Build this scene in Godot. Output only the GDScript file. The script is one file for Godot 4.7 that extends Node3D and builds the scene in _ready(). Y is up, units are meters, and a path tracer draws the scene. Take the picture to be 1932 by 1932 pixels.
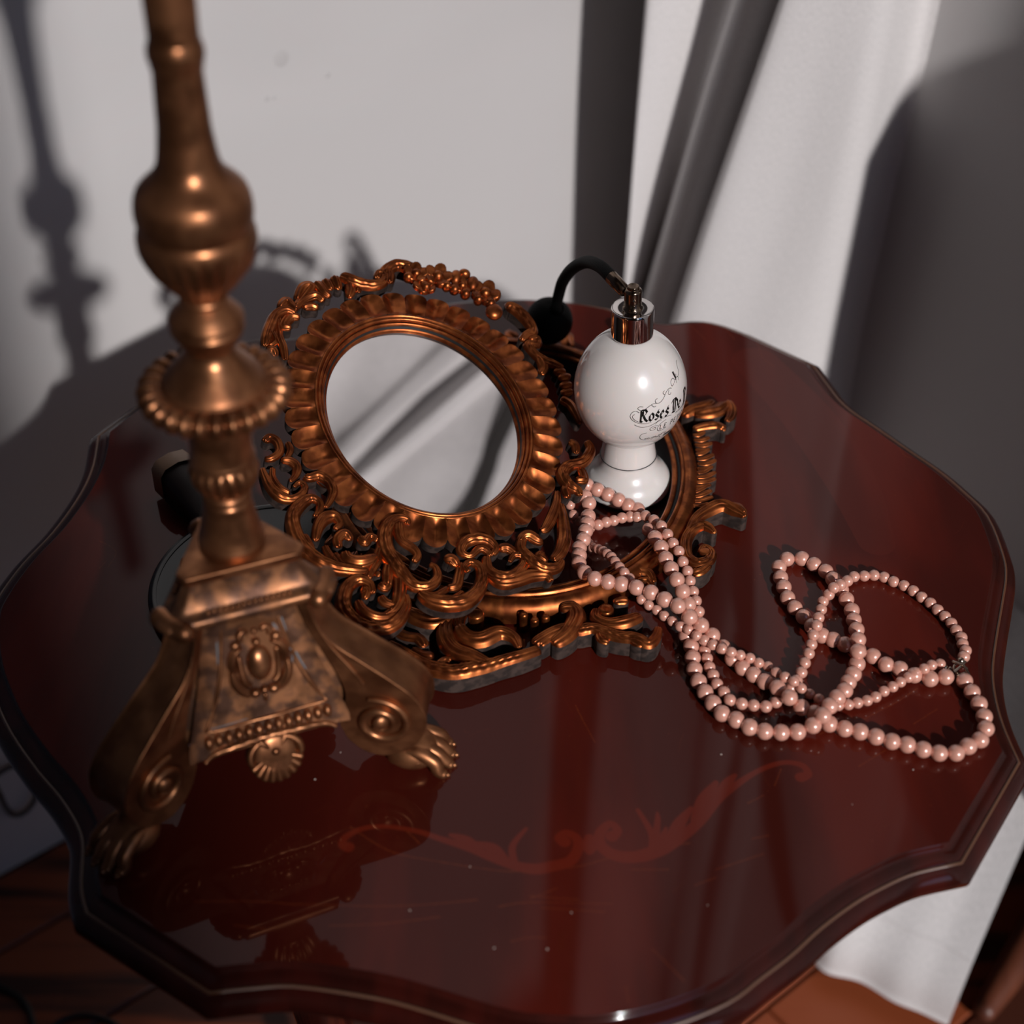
extends Node3D
# A sunlit corner: a serpentine mahogany side table with a bronze candlestick, two gilt mirrors, a perfume atomizer and a pearl necklace.
const T := 0.6                                  # height of the table top; the origin lies on the floor under the middle of the view
const D1 := Vector3(0.77, 0, -0.638)            # along the left wall, away from the camera
const N1 := Vector3(0.638, 0, 0.77)             # out of the left wall, into the room
const W0 := Vector3(-0.3945, 0, -0.2440)        # a point at the foot of the left wall
const SUN := Vector3(0.366, 0.438, 0.821)       # towards the sun
var rng := RandomNumberGenerator.new()
var used := {}
var M := {}

# ---------------------------------------------------------------- mesh helpers
class MB:
	var v := PackedVector3Array()
	var n := PackedVector3Array()
	var uv := PackedVector2Array()
	var ix := PackedInt32Array()
	# rows of points; u runs along a row, v across the rows; normal = du x dv (turned by flip)
	func grid(rows: Array, closed := false, flip := false, us := 1.0, vs := 1.0) -> void:
		var nr := rows.size()
		var nc: int = rows[0].size()
		var b := v.size()
		for i in nr:
			var row: PackedVector3Array = rows[i]
			var up: PackedVector3Array = rows[mini(i + 1, nr - 1)]
			var dn: PackedVector3Array = rows[maxi(i - 1, 0)]
			for j in nc:
				var ja := j + 1
				var jb := j - 1
				if closed:
					if ja >= nc:
						ja = 1
					if jb < 0:
						jb = nc - 2
				else:
					ja = mini(ja, nc - 1)
					jb = maxi(jb, 0)
				var du: Vector3 = row[ja] - row[jb]
				var dv: Vector3 = up[j] - dn[j]
				if du.length_squared() < 1e-14:
					var alt: PackedVector3Array = up if i < nr / 2 else dn
					du = alt[ja] - alt[jb]
				var q := du.cross(dv)
				q = q.normalized() if q.length_squared() > 1e-26 else Vector3.UP
				v.append(row[j])
				n.append(-q if flip else q)
				uv.append(Vector2(us * j / (nc - 1.0), vs * i / (nr - 1.0)))
		for i in nr - 1:
			for j in nc - 1:
				var a := b + i * nc + j
				if flip:
					ix.append_array([a, a + 1, a + nc, a + 1, a + nc + 1, a + nc])
				else:
					ix.append_array([a, a + nc, a + 1, a + 1, a + nc, a + nc + 1])
	# a flat or domed fan of triangles, given points in any order with one normal
	func poly(pts: PackedVector3Array, tri: PackedInt32Array, nm: Vector3, uvs := PackedVector2Array()) -> void:
		var b := v.size()
		for k in pts.size():
			v.append(pts[k])
			n.append(nm)
			uv.append(uvs[k] if uvs.size() else Vector2(pts[k].x, pts[k].z))
		for k in range(0, tri.size(), 3):
			var p := pts[tri[k]]
			var s := (pts[tri[k + 1]] - p).cross(pts[tri[k + 2]] - p).dot(nm)
			if s > 0:
				ix.append_array([b + tri[k], b + tri[k + 2], b + tri[k + 1]])
			else:
				ix.append_array([b + tri[k], b + tri[k + 1], b + tri[k + 2]])
	func box(c: Vector3, s: Vector3, bs := Basis()) -> void:
		for ax in 3:
			for sg in [-1.0, 1.0]:
				var nm := Vector3.ZERO
				nm[ax] = sg
				var a := Vector3.ZERO
				var d := Vector3.ZERO
				a[(ax + 1) % 3] = s[(ax + 1) % 3] / 2
				d[(ax + 2) % 3] = s[(ax + 2) % 3] / 2
				var o: Vector3 = nm * s[ax] / 2
				var pp := PackedVector3Array([c + bs * (o - a - d), c + bs * (o + a - d), c + bs * (o + a + d), c + bs * (o - a + d)])
				poly(pp, PackedInt32Array([0, 1, 2, 0, 2, 3]), bs * nm, PackedVector2Array([Vector2(0, 0), Vector2(1, 0), Vector2(1, 1), Vector2(0, 1)]))
	# a box with small chamfers all round its top
	func slab(c: Vector3, s: Vector3, ch: float, bs := Basis()) -> void:
		var rows := []
		for q in [[0.0, -0.5], [0.0, 0.5 - ch / s.y], [ch, 0.5]]:
			var r := PackedVector3Array()
			for e in [[-1, 1], [1, 1], [1, -1], [-1, -1], [-1, 1]]:
				r.append(c + bs * Vector3(e[0] * (s.x / 2 - q[0]), q[1] * s.y, e[1] * (s.z / 2 - q[0])))
			rows.append(r)
		for i in 2:
			for j in 4:
				var p := PackedVector3Array([rows[i][j], rows[i][j + 1], rows[i + 1][j + 1], rows[i + 1][j]])
				var nm: Vector3 = (p[1] - p[0]).cross(p[3] - p[0]).normalized()
				poly(p, PackedInt32Array([0, 1, 2, 0, 2, 3]), nm)
		poly(rows[2].slice(0, 4), PackedInt32Array([0, 1, 2, 0, 2, 3]), bs * Vector3.UP)
		poly(rows[0].slice(0, 4), PackedInt32Array([0, 1, 2, 0, 2, 3]), bs * Vector3.DOWN)
	func lathe(prof: Array, seg: int, at := Vector3.ZERO, bs := Basis(), sc := 1.0) -> void:
		var rows := []
		for p in prof:
			var r := PackedVector3Array()
			for k in seg + 1:
				var a := TAU * k / seg
				r.append(at + bs * (Vector3(p.x * sin(a), p.y, p.x * cos(a)) * sc))
			rows.append(r)
		grid(rows, true)
	func ball(c: Vector3, r: Vector3, seg := 20, bs := Basis()) -> void:
		var prof := []
		for k in seg / 2 + 1:
			var a := PI * k / (seg / 2) - PI / 2
			prof.append(Vector2(maxf(cos(a), 0.0005), sin(a)))
		lathe(prof, seg, c, Basis(bs.x * r.x, bs.y * r.y, bs.z * r.z))
	func tube(pts: PackedVector3Array, rad: PackedFloat32Array, seg := 12, flat := 1.0) -> void:
		var rows := []
		var t0 := (pts[1] - pts[0]).normalized()
		var nn := t0.cross(Vector3(0.3, 1, 0.2)).normalized()
		for i in pts.size():
			var t := (pts[mini(i + 1, pts.size() - 1)] - pts[maxi(i - 1, 0)]).normalized()
			nn = (nn - t * nn.dot(t)).normalized()
			var bb := t.cross(nn)
			var r := PackedVector3Array()
			for k in seg + 1:
				var a := TAU * k / seg
				r.append(pts[i] + (nn * cos(a) + bb * sin(a) * flat) * rad[mini(i, rad.size() - 1)])
			rows.append(r)
		grid(rows, true)
	func mesh(mat: Material) -> ArrayMesh:
		var a := []
		a.resize(Mesh.ARRAY_MAX)
		a[Mesh.ARRAY_VERTEX] = v
		a[Mesh.ARRAY_NORMAL] = n
		a[Mesh.ARRAY_TEX_UV] = uv
		a[Mesh.ARRAY_INDEX] = ix
		var m := ArrayMesh.new()
		m.add_surface_from_arrays(Mesh.PRIMITIVE_TRIANGLES, a)
		m.surface_set_material(0, mat)
		return m
	func surface_on(m: ArrayMesh, mat: Material) -> void:
		var a := []
		a.resize(Mesh.ARRAY_MAX)
		a[Mesh.ARRAY_VERTEX] = v
		a[Mesh.ARRAY_NORMAL] = n
		a[Mesh.ARRAY_TEX_UV] = uv
		a[Mesh.ARRAY_INDEX] = ix
		m.add_surface_from_arrays(Mesh.PRIMITIVE_TRIANGLES, a)
		m.surface_set_material(m.get_surface_count() - 1, mat)

func numbered(called: String, parent: Node) -> String:
	var key := str(parent.get_instance_id()) + called
	var k: int = used.get(key, 0)
	used[key] = k + 1
	return called if k == 0 else "%s_%03d" % [called, k]

func put(called: String, m: Mesh, parent: Node = self) -> MeshInstance3D:
	var o := MeshInstance3D.new()
	o.name = numbered(called, parent)
	o.mesh = m
	parent.add_child(o, true)
	return o

func thing(called: String, label: String, category: String, at := Vector3.ZERO, bs := Basis(), group := "") -> Node3D:
	var o := Node3D.new()
	o.name = numbered(called, self)
	add_child(o, true)
	o.transform = Transform3D(bs, at)
	tag(o, label, category, group)
	return o

func tag(o: Node, label: String, category: String, group := "") -> void:
	o.set_meta("label", label)
	o.set_meta("category", category)
	if group:
		o.set_meta("group", group)

func struct(called: String, m: Mesh, label: String, category: String) -> MeshInstance3D:
	var o := put(called, m)
	o.set_meta("kind", "structure")
	tag(o, label, category)
	return o

func catmull(p: Array, n: int, closed := false) -> Array:   # resample a list of Vector2/3/4 evenly in parameter
	var out := []
	var c := p.size()
	var segs := c if closed else c - 1
	for k in (n if closed else n + 1):
		var t := float(k) / n * segs
		var i := mini(int(t), segs - 1)
		var f := t - i
		var a = p[posmod(i - 1, c)] if closed else p[maxi(i - 1, 0)]
		var b = p[i]
		var d = p[(i + 1) % c]
		var e = p[(i + 2) % c] if closed else p[mini(i + 2, c - 1)]
		out.append(b + (d - a) * 0.5 * f + (a * 2.0 - b * 5.0 + d * 4.0 - e) * 0.5 * f * f + (b * 3.0 - a - d * 3.0 + e) * 0.5 * f * f * f)
	return out

func v2s(l: Array) -> Array:
	var o := []
	for k in range(0, l.size(), 2):
		o.append(Vector2(l[k], l[k + 1]))
	return o

# ---------------------------------------------------------------- materials
func noise_tex(freq: float, c0: Color, c1: Color, oct := 4, size := 512, stretch := Vector2.ONE, lo := 0.3, hi := 0.7) -> ImageTexture:
	var f := FastNoiseLite.new()
	f.noise_type = FastNoiseLite.TYPE_SIMPLEX_SMOOTH
	f.frequency = freq
	f.fractal_octaves = oct
	f.seed = 7
	var src := f.get_seamless_image(int(size * stretch.x), int(size * stretch.y))
	if stretch != Vector2.ONE:
		src.resize(size, size, Image.INTERPOLATE_CUBIC)
	src.convert(Image.FORMAT_L8)
	var d := src.get_data()
	var o := PackedByteArray()
	o.resize(d.size() * 3)
	var lut := []
	for k in 256:
		var c := c0.lerp(c1, smoothstep(lo, hi, k / 255.0))
		lut.append([c.r8, c.g8, c.b8])
	for k in d.size():
		var q: Array = lut[d[k]]
		o[k * 3] = q[0]
		o[k * 3 + 1] = q[1]
		o[k * 3 + 2] = q[2]
	return ImageTexture.create_from_image(Image.create_from_data(src.get_width(), src.get_height(), false, Image.FORMAT_RGB8, o))

func mat(called: String, col: Color, rough: float, metal := 0.0) -> StandardMaterial3D:
	var m := StandardMaterial3D.new()
	m.resource_name = called
	m.albedo_color = col
	m.roughness = rough
	m.metallic = metal
	M[called] = m
	return m

func tri(m: StandardMaterial3D, sc: float) -> void:
	m.uv1_triplanar = true
	m.uv1_scale = Vector3.ONE * sc

func materials() -> void:
	var g := mat("gilt", Color.WHITE, 0.36, 0.94)
	g.albedo_texture = noise_tex(0.02, Color(0.47, 0.24, 0.125), Color(0.70, 0.395, 0.21), 4)
	tri(g, 8.0)
	g.roughness_texture = noise_tex(0.03, Color(0.27, 0.27, 0.27), Color(0.44, 0.44, 0.44), 3, 256)
	g.roughness = 1.0
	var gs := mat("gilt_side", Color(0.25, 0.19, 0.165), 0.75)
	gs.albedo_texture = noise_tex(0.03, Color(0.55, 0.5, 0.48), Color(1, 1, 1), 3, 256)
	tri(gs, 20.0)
	var b := mat("bronze", Color.WHITE, 1.0, 0.88)
	b.albedo_texture = noise_tex(0.012, Color(0.50, 0.32, 0.21), Color(0.66, 0.445, 0.30), 5)
	b.roughness_texture = noise_tex(0.02, Color(0.3, 0.3, 0.3), Color(0.46, 0.46, 0.46), 4, 256)
	tri(b, 9.0)
	var bp := mat("bronze_patina", Color.WHITE, 1.0, 0.75)
	bp.albedo_texture = noise_tex(0.011, Color(0.36, 0.245, 0.185), Color(0.60, 0.40, 0.265), 6, 512, Vector2.ONE, 0.3, 0.66)
	bp.roughness_texture = noise_tex(0.02, Color(0.55, 0.55, 0.55), Color(0.36, 0.36, 0.36), 4, 256)
	tri(bp, 12.0)
	mat("polish_residue", Color(0.42, 0.43, 0.44), 0.8)
	var w := mat("mahogany", Color.WHITE, 0.42)
	w.albedo_texture = noise_tex(0.006, Color(0.255, 0.074, 0.047), Color(0.345, 0.102, 0.064), 6, 1024, Vector2(1, 0.2), 0.25, 0.75)
	w.clearcoat_enabled = true
	w.metallic_specular = 0.12
	w.clearcoat = 0.52
	w.clearcoat_roughness = 0.04
	var wm := mat("mahogany_moulding", Color.WHITE, 0.4)
	wm.albedo_texture = noise_tex(0.01, Color(0.16, 0.050, 0.035), Color(0.235, 0.072, 0.05), 5, 512, Vector2(1, 0.3))
	tri(wm, 5.0)
	wm.clearcoat_enabled = true
	wm.metallic_specular = 0.15
	wm.clearcoat = 1.0
	wm.clearcoat_roughness = 0.08
	mat("worn_ridge", Color(0.36, 0.22, 0.13), 0.35).clearcoat_enabled = true
	var gl := mat("mirror_silver", Color(0.93, 0.92, 0.92), 0.015, 1.0)
	gl.metallic_specular = 0.5
	mat("black_groove", Color(0.035, 0.03, 0.028), 0.5)
	var c := mat("porcelain", Color(0.86, 0.835, 0.82), 0.25)
	c.clearcoat_enabled = true
	c.clearcoat = 1.0
	c.clearcoat_roughness = 0.0
	c.subsurf_scatter_enabled = true
	c.subsurf_scatter_strength = 0.12
	mat("print_ink", Color(0.035, 0.045, 0.04), 0.4)
	mat("ring_ink", Color(0.05, 0.065, 0.07), 0.3)
	mat("chrome", Color(0.86, 0.84, 0.83), 0.05, 1.0)
	var ni := mat("worn_nickel", Color(0.50, 0.43, 0.37), 0.3, 1.0)
	ni.roughness_texture = noise_tex(0.03, Color(0.5, 0.5, 0.5), Color(0.9, 0.9, 0.9), 3, 256)
	tri(ni, 40.0)
	var hb := mat("black_braid", Color(0.009, 0.009, 0.009), 0.7)
	hb.metallic_specular = 0.25
	mat("black_lacquer", Color(0.018, 0.017, 0.017), 0.22)
	var p := mat("pearl", Color(0.86, 0.625, 0.55), 0.28, 0.1)
	p.metallic_specular = 0.7
	p.clearcoat_enabled = true
	p.clearcoat = 1.0
	p.clearcoat_roughness = 0.035
	mat("thread", Color(0.7, 0.6, 0.55), 0.7)
	mat("clasp_silver", Color(0.72, 0.66, 0.60), 0.2, 1.0)
	var wall := mat("wall_plaster", Color.WHITE, 0.9)
	wall.albedo_texture = noise_tex(0.004, Color(0.72, 0.71, 0.71), Color(0.75, 0.74, 0.74), 5, 512)
	tri(wall, 0.7)
	wall.uv1_world_triplanar = true
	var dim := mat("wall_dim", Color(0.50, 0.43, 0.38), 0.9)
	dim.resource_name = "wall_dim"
	mat("stain", Color(0.70, 0.69, 0.69), 0.9)
	var cl := mat("cotton", Color.WHITE, 0.85)
	cl.albedo_texture = noise_tex(0.09, Color(0.80, 0.79, 0.79), Color(0.845, 0.83, 0.83), 4, 512, Vector2(1, 0.2))
	cl.uv1_scale = Vector3(7, 9, 1)
	cl.rim_enabled = true
	cl.rim = 0.3
	cl.backlight_enabled = true
	cl.backlight = Color(0.16, 0.155, 0.15)
	for k in 4:
		var fw := mat("floorboard%d" % k, Color(1, 1, 1).darkened(0.09 * k), 0.5)
		fw.albedo_texture = noise_tex(0.008 + 0.002 * k, Color(0.27, 0.12, 0.065), Color(0.62, 0.30, 0.16), 5, 512, Vector2(0.15, 1))
		fw.uv1_triplanar = true
		fw.uv1_scale = Vector3(1.6, 3, 3)
		fw.uv1_offset = Vector3(0.3 * k, 0.2 * k, 0.37 * k)
	mat("gap_dark", Color(0.05, 0.03, 0.025), 0.9)
	mat("nail_hole", Color(0.03, 0.02, 0.018), 0.8)
	mat("strap", Color(0.13, 0.105, 0.095), 0.8)
	mat("rubber", Color(0.02, 0.02, 0.02), 0.5)
	var ch := mat("chair_wood", Color.WHITE, 0.45)
	ch.albedo_texture = noise_tex(0.01, Color(0.23, 0.11, 0.07), Color(0.38, 0.2, 0.13), 5, 512, Vector2(1, 0.2))
	tri(ch, 3.0)
	mat("handle_wood", Color(0.16, 0.09, 0.06), 0.5)
	mat("handle_cap", Color(0.62, 0.48, 0.36), 0.5)
	mat("wax", Color(0.85, 0.8, 0.7), 0.5)
	mat("dust", Color(0.75, 0.68, 0.64), 0.9)

# ---------------------------------------------------------------- room
func room_at(x: float, y: float, z: float) -> Vector3:
	return W0 + D1 * x + Vector3.UP * y + N1 * z

func room_box(m: MB, x0: float, x1: float, y0: float, y1: float, z0: float, z1: float) -> void:
	m.box(room_at((x0 + x1) / 2, (y0 + y1) / 2, (z0 + z1) / 2), Vector3(x1 - x0, y1 - y0, z1 - z0), Basis(D1, Vector3.UP, N1))

func build_room() -> void:
	var wm: Material = M.wall_plaster
	var a := MB.new()
	room_box(a, -2.9, 0.80, 0, 3.9, -0.12, 0)
	var wl := struct("wall_left", a.mesh(wm), "pale plaster wall behind the table, with the candlestick's shadow on it", "wall")
	for s in [[0.285, 0.673, 0.0065], [0.270, 0.646, 0.0022], [0.276, 0.645, 0.0016], [0.324, 0.650, 0.0024]]:
		var st := MB.new()
		var pr := [Vector2(0.0002, 0.0004), Vector2(s[2] * 0.7, 0.00035), Vector2(s[2], 0.0)]
		pr.reverse()
		st.lathe(pr, 18, room_at(s[0], s[1], 0), Basis(D1, N1, Vector3.UP) * Basis(Vector3.UP, 0.4))
		put("stain", st.mesh(M.stain), wl)
	a = MB.new()
	room_box(a, 0.68, 0.80, 0, 3.9, 0, 3.4)
	struct("wall_right", a.mesh(wm), "plaster wall behind the white curtain", "wall")
	a = MB.new()
	room_box(a, -2.9, 0.80, 0, 0.95, 3.3, 3.42)
	room_box(a, -2.9, -0.89, 0.95, 3.75, 3.3, 3.42)
	room_box(a, 0.45, 0.80, 0.95, 3.75, 3.3, 3.42)
	room_box(a, -2.9, 0.80, 3.75, 3.9, 3.3, 3.42)
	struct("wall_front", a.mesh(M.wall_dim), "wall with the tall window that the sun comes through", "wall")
	a = MB.new()
	room_box(a, -2.9, -2.78, 0, 3.9, 0, 3.3)
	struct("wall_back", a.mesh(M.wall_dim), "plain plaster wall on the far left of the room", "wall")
	a = MB.new()
	room_box(a, -2.9, 0.80, 3.9, 4.0, -0.12, 3.42)
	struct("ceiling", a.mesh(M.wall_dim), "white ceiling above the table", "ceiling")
	a = MB.new()
	room_box(a, -0.93, 0.50, 0.90, 0.95, 3.24, 3.44)
	room_box(a, -0.92, -0.89, 0.95, 3.75, 3.29, 3.43)
	room_box(a, 0.45, 0.48, 0.95, 3.75, 3.29, 3.43)
	struct("window_1", a.mesh(M.wall_plaster), "painted sill and jambs of the open sash window", "window")
	# floor: a dark subfloor with separate boards
	a = MB.new()
	room_box(a, -2.9, 0.80, -0.1, -0.018, -0.12, 3.42)
	var fl := struct("floor", a.mesh(M.gap_dark), "worn reddish brown wooden floor boards under the table", "floor")
	var z := -0.037
	var row := 0
	while z < 3.3:
		var x := -2.78 - fmod(row * 0.731, 1.0)
		while x < 0.68:
			var x1 := x + 1.9
			var b := MB.new()
			var xa := maxf(x, -2.78) + 0.001
			var xb := minf(x1, 0.68) - 0.001
			var z0 := maxf(z, 0.001)
			if xb - xa > 0.03:
				b.slab(room_at((xa + xb) / 2, -0.009 + rng.randf_range(-0.0006, 0.0), (z0 + z + 0.1125) / 2), Vector3(xb - xa, 0.018, z + 0.1095 - z0), 0.0015, Basis(D1, Vector3.UP, N1))
				put("floorboard", b.mesh(M["floorboard%d" % (rng.randi() % 4)]), fl)
			x = x1
		z += 0.1125
		row += 1
	for p in [[-0.372, 0.008], [-0.405, 0.03], [0.27, 0.02], [0.29, 0.06], [0.31, 0.03], [0.33, 0.01], [0.25, 0.08], [0.262, 0.04], [0.30, -0.01]]:
		var h := MB.new()
		h.ball(Vector3(p[0], 0.0002, p[1]), Vector3(0.004, 0.0008, 0.0025) * rng.randf_range(0.8, 1.5), 10)
		put("nail_hole", h.mesh(M.nail_hole), fl)

func build_curtain() -> void:
	var e := Vector3(0.8486, 0, 0.5291)
	var nn := Vector3(-0.5291, 0, 0.8486)
	var o0 := Vector3(0.0986, 0, -0.5227)
	var ctl := v2s([-6, -60, -3, -30, 0, -2, 4, 8, 10, 6, 20, -8, 32, -30, 45, -36, 55, -27, 61, -8, 66, 0, 74, 2, 82, -4, 90, -24, 99, -26, 104, 4, 108, 28, 114, 40, 122, 41, 136, 35, 152, 27, 170, 18, 184, 8, 192, -6, 195, -30, 199, -56, 212, -64, 245, -62, 290, -58, 330, -64, 352, -48, 372, -46, 398, -66, 430, -58, 455, -64, 478, -60])
	var prof := catmull(ctl, 300)
	var rows := []
	var hs := []
	for k in 61:
		hs.append(0.02 + 0.78 * k / 60.0)
	for k in 24:
		hs.append(0.80 + 3.0 * (k + 1) / 24.0)
	for y in hs:
		var r := PackedVector3Array()
		var yy: float = y - T
		var low := smoothstep(-0.27, -0.56, yy)
		for q in prof:
			var a: float = q.x / 1000.0
			var b: float = q.y / 1000.0
			var bump := clampf(a / 0.05, 0, 1) * clampf((0.20 - a) / 0.09, 0, 1)
			a += bump * clampf((yy - 0.06) * 0.20, -0.05, 0.07)
			b *= lerpf(1.0, 0.45, low) * lerpf(1.0, 0.2, smoothstep(1.0, 1.25, y))
			b += low * 0.292 * smoothstep(0.05, 0.4, a)
			a += low * 0.0
			b += 0.0035 * sin(a * 31.0 + yy * 7.0) + 0.002 * sin(a * 67.0 - yy * 13.0 + 1.0)
			r.append(o0 + e * a + nn * b + Vector3.UP * y)
		rows.append(r)
	var m := MB.new()
	m.grid(rows, false, true, 1.0, 3.0)
	var back := []
	for r in rows:
		var q := PackedVector3Array()
		for p in r:
			q.append(p - nn * 0.0012)
		back.append(q)
	m.grid(back, false, false, 1.0, 3.0)
	var t := thing("curtain", "white cotton curtain falling in folds from above to the floor behind the table", "curtain")
	put("cloth", m.mesh(M.cotton), t)
	# a dark strap hanging against the cloth high up: the mirror shows it
	var sr := []
	for q in catmull([Vector2(0.170, 1.13), Vector2(0.193, 1.22), Vector2(0.207, 1.288), Vector2(0.231, 1.394), Vector2(0.259, 1.503), Vector2(0.282, 1.57), Vector2(0.32, 1.72), Vector2(0.34, 2.0)], 50):
		var c: Vector3 = o0 + e * q.x + nn * lerpf(0.010, -0.006, smoothstep(0.18, 0.215, q.x)) + Vector3.UP * q.y
		var rr := PackedVector3Array()
		for w in [-0.0115, -0.0105, 0.0, 0.0105, 0.0115, 0.0]:
			rr.append(c + (e * 0.9 - Vector3.UP * 0.35) * w + nn * (0.0 if absf(w) > 0.011 else 0.001))
		rr[5] = c - nn * 0.001
		rr.append(rr[0])
		sr.append(rr)
	var sm := MB.new()
	sm.grid(sr, true, true)
	tag(put("strap", sm.mesh(M.strap)), "dark brown strap hanging high against the white curtain, seen only in the oval mirror", "strap")
	# the turned-up hem at the floor
	var hem := MB.new()
	var hr := []
	for k in 5:
		var r := PackedVector3Array()
		for j in rows[0].size():
			var p: Vector3 = rows[0][j]
			var pu: Vector3 = rows[5][j]
			r.append(p.lerp(pu, k / 4.0) + nn * (0.0018 if k < 4 else 0.0008))
		hr.append(r)
	hem.grid(hr, false, true)
	put("hem", hem.mesh(M.cotton), t)

func build_screen() -> void:   # stands at the right, outside the picture but for its foot; it shades the far part of the curtain
	var e := Vector3(0.8486, 0, 0.5291)
	var nn := Vector3(-0.5291, 0, 0.8486)
	var a0 := Vector3(0.450, T + 0.218, -0.102)
	var up := Vector3.UP
	var t := thing("folding_screen", "dark wooden screen standing at the right edge, only its brown foot in view", "screen")
	var pts := PackedVector2Array([Vector2(-0.040, -0.40), Vector2(-0.047, -0.20), Vector2(-0.045, -0.055), Vector2(0.0, 0.0), Vector2(0.035, 0.037), Vector2(0.069, 0.07), Vector2(0.074, 0.16), Vector2(0.075, 0.52), Vector2(0.12, 0.62), Vector2(0.24, 0.62), Vector2(0.24, -0.70), Vector2(0.04, -0.70), Vector2(0.0, -0.56)])
	var tr := Geometry2D.triangulate_polygon(pts)
	var m := MB.new()
	for s in [-1.0, 1.0]:
		var p3 := PackedVector3Array()
		for p in pts:
			p3.append(a0 + e * p.x + up * p.y + nn * (0.008 * s))
		m.poly(p3, tr, nn * s)
	for i in pts.size():
		var p := pts[i]
		var q := pts[(i + 1) % pts.size()]
		var f := PackedVector3Array()
		for w in [[p, -1], [q, -1], [q, 1], [p, 1]]:
			f.append(a0 + e * w[0].x + up * w[0].y + nn * (0.008 * w[1]))
		var d: Vector2 = (q - p).normalized()
		m.poly(f, PackedInt32Array([0, 1, 2, 0, 2, 3]), (e * -d.y + up * d.x) * -1.0)
	put("panel", m.mesh(M.chair_wood), t)
	for x in [0.06, 0.22]:
		var l := MB.new()
		var base: Vector3 = a0 + e * x
		base.y = 0
		l.lathe([Vector2(0.0005, 0), Vector2(0.012, 0), Vector2(0.016, 0.012), Vector2(0.016, 0.04), Vector2(0.011, 0.06), Vector2(0.011, 0.13), Vector2(0.0005, 0.13)], 20, base)
		put("leg", l.mesh(M.chair_wood), t)
	# low curved foot seen at the corner of the picture
	var f := MB.new()
	var fp := PackedVector3Array([Vector3(0.402, 0.012, -0.066), Vector3(0.430, 0.016, -0.10), Vector3(0.465, 0.02, -0.145), Vector3(0.51, 0.03, -0.19)])
	f.tube(fp, PackedFloat32Array([0.010, 0.014, 0.016, 0.018]), 14)
	f.ball(fp[0], Vector3(0.010, 0.0102, 0.010), 12)
	put("foot", f.mesh(M.chair_wood), t)

func wire(m: MB, pts: Array, r: float) -> void:
	var c := catmull(pts, 40)
	m.tube(PackedVector3Array(c), PackedFloat32Array([r]), 10)
	m.ball(c[0], Vector3.ONE * r, 10)
	m.ball(c[-1], Vector3.ONE * r, 10)

func build_cables() -> void:
	var a := MB.new()
	var l := []
	for p in [[-0.13, 0.30], [-0.085, 0.20], [-0.066, 0.131], [-0.062, 0.11], [-0.060, 0.085], [-0.054, 0.071], [-0.043, 0.071], [-0.033, 0.082], [-0.026, 0.105], [-0.04, 0.128], [-0.057, 0.130], [-0.08, 0.12], [-0.11, 0.06], [-0.15, 0.006]]:
		l.append(room_at(p[0], p[1], 0.008))
	wire(a, l, 0.0022)
	tag(put("cable", a.mesh(M.rubber)), "black cable hanging in a loop against the wall left of the table", "cable")
	a = MB.new()
	l = []
	for p in [[-0.52, -0.12], [-0.46, -0.092], [-0.435, -0.081], [-0.416, -0.073], [-0.40, -0.062], [-0.388, -0.042], [-0.375, 0.0], [-0.37, 0.05]]:
		l.append(Vector3(p[0], 0.0028, p[1]))
	wire(a, l, 0.0026)
	tag(put("cable", a.mesh(M.rubber)), "black cable curving over the floor boards at the lower left corner", "cable")
	a = MB.new()
	l = []
	for p in [[-0.372, 0.01], [-0.374, -0.02], [-0.372, -0.038], [-0.364, -0.048], [-0.347, -0.052], [-0.329, -0.048], [-0.314, -0.039], [-0.30, -0.02], [-0.29, 0.02]]:
		l.append(Vector3(p[0], 0.0028, p[1]))
	wire(a, l, 0.0024)
	tag(put("cable", a.mesh(M.rubber)), "thin black cable bowed on the floor right beside the longer cable", "cable")

# ---------------------------------------------------------------- table
var ink_im: Image
func dot_on(x: float, y: float, r: float, c: Color) -> void:
	for j in range(int(y - r - 1), int(y + r + 2)):
		for i in range(int(x - r - 1), int(x + r + 2)):
			if i >= 0 and j >= 0 and i < 2048 and j < 2048:
				var k := clampf(r + 0.5 - Vector2(i - x, j - y).length(), 0, 1) * c.a
				if k > 0:
					var old := ink_im.get_pixel(i, j)
					if k >= old.a:
						ink_im.set_pixel(i, j, Color(c.r, c.g, c.b, k))

func ink(l: Array, c: Color) -> void:   # x, z, width in millimetres on the table top
	var p := []
	for k in range(0, l.size(), 3):
		p.append(Vector3(l[k], l[k + 1], l[k + 2]))
	var n := 30 * (p.size() - 1)
	for q in catmull(p, n):
		dot_on((q.x + 300) / 600 * 2048, (q.y + 300) / 600 * 2048, maxf(q.z * 0.5 * 2048 / 600, 0.4), c)

func nick(l: Array) -> void:
	var p := v2s(l)
	var n := int(p[0].distance_to(p[-1]) * 4) + 8
	for q in catmull(p, n):
		dot_on((q.x + 300 + rng.randf_range(-0.12, 0.12)) / 600 * 2048, (q.y + 300 + rng.randf_range(-0.12, 0.12)) / 600 * 2048, rng.randf_range(0.5, 1.0), Color(0.44, 0.19, 0.09, rng.randf_range(0.45, 0.9)))

func outward(line: PackedVector2Array, d: float) -> PackedVector2Array:
	var o := PackedVector2Array()
	var n := line.size()
	for i in n:
		var a := (line[i] - line[posmod(i - 1, n)]).normalized()
		var b := (line[(i + 1) % n] - line[i]).normalized()
		var na := Vector2(a.y, -a.x)
		var nb := Vector2(b.y, -b.x)
		var m := (na + nb).normalized()
		o.append(line[i] + m * d / maxf(m.dot(na), 0.6))
	return o

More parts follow.
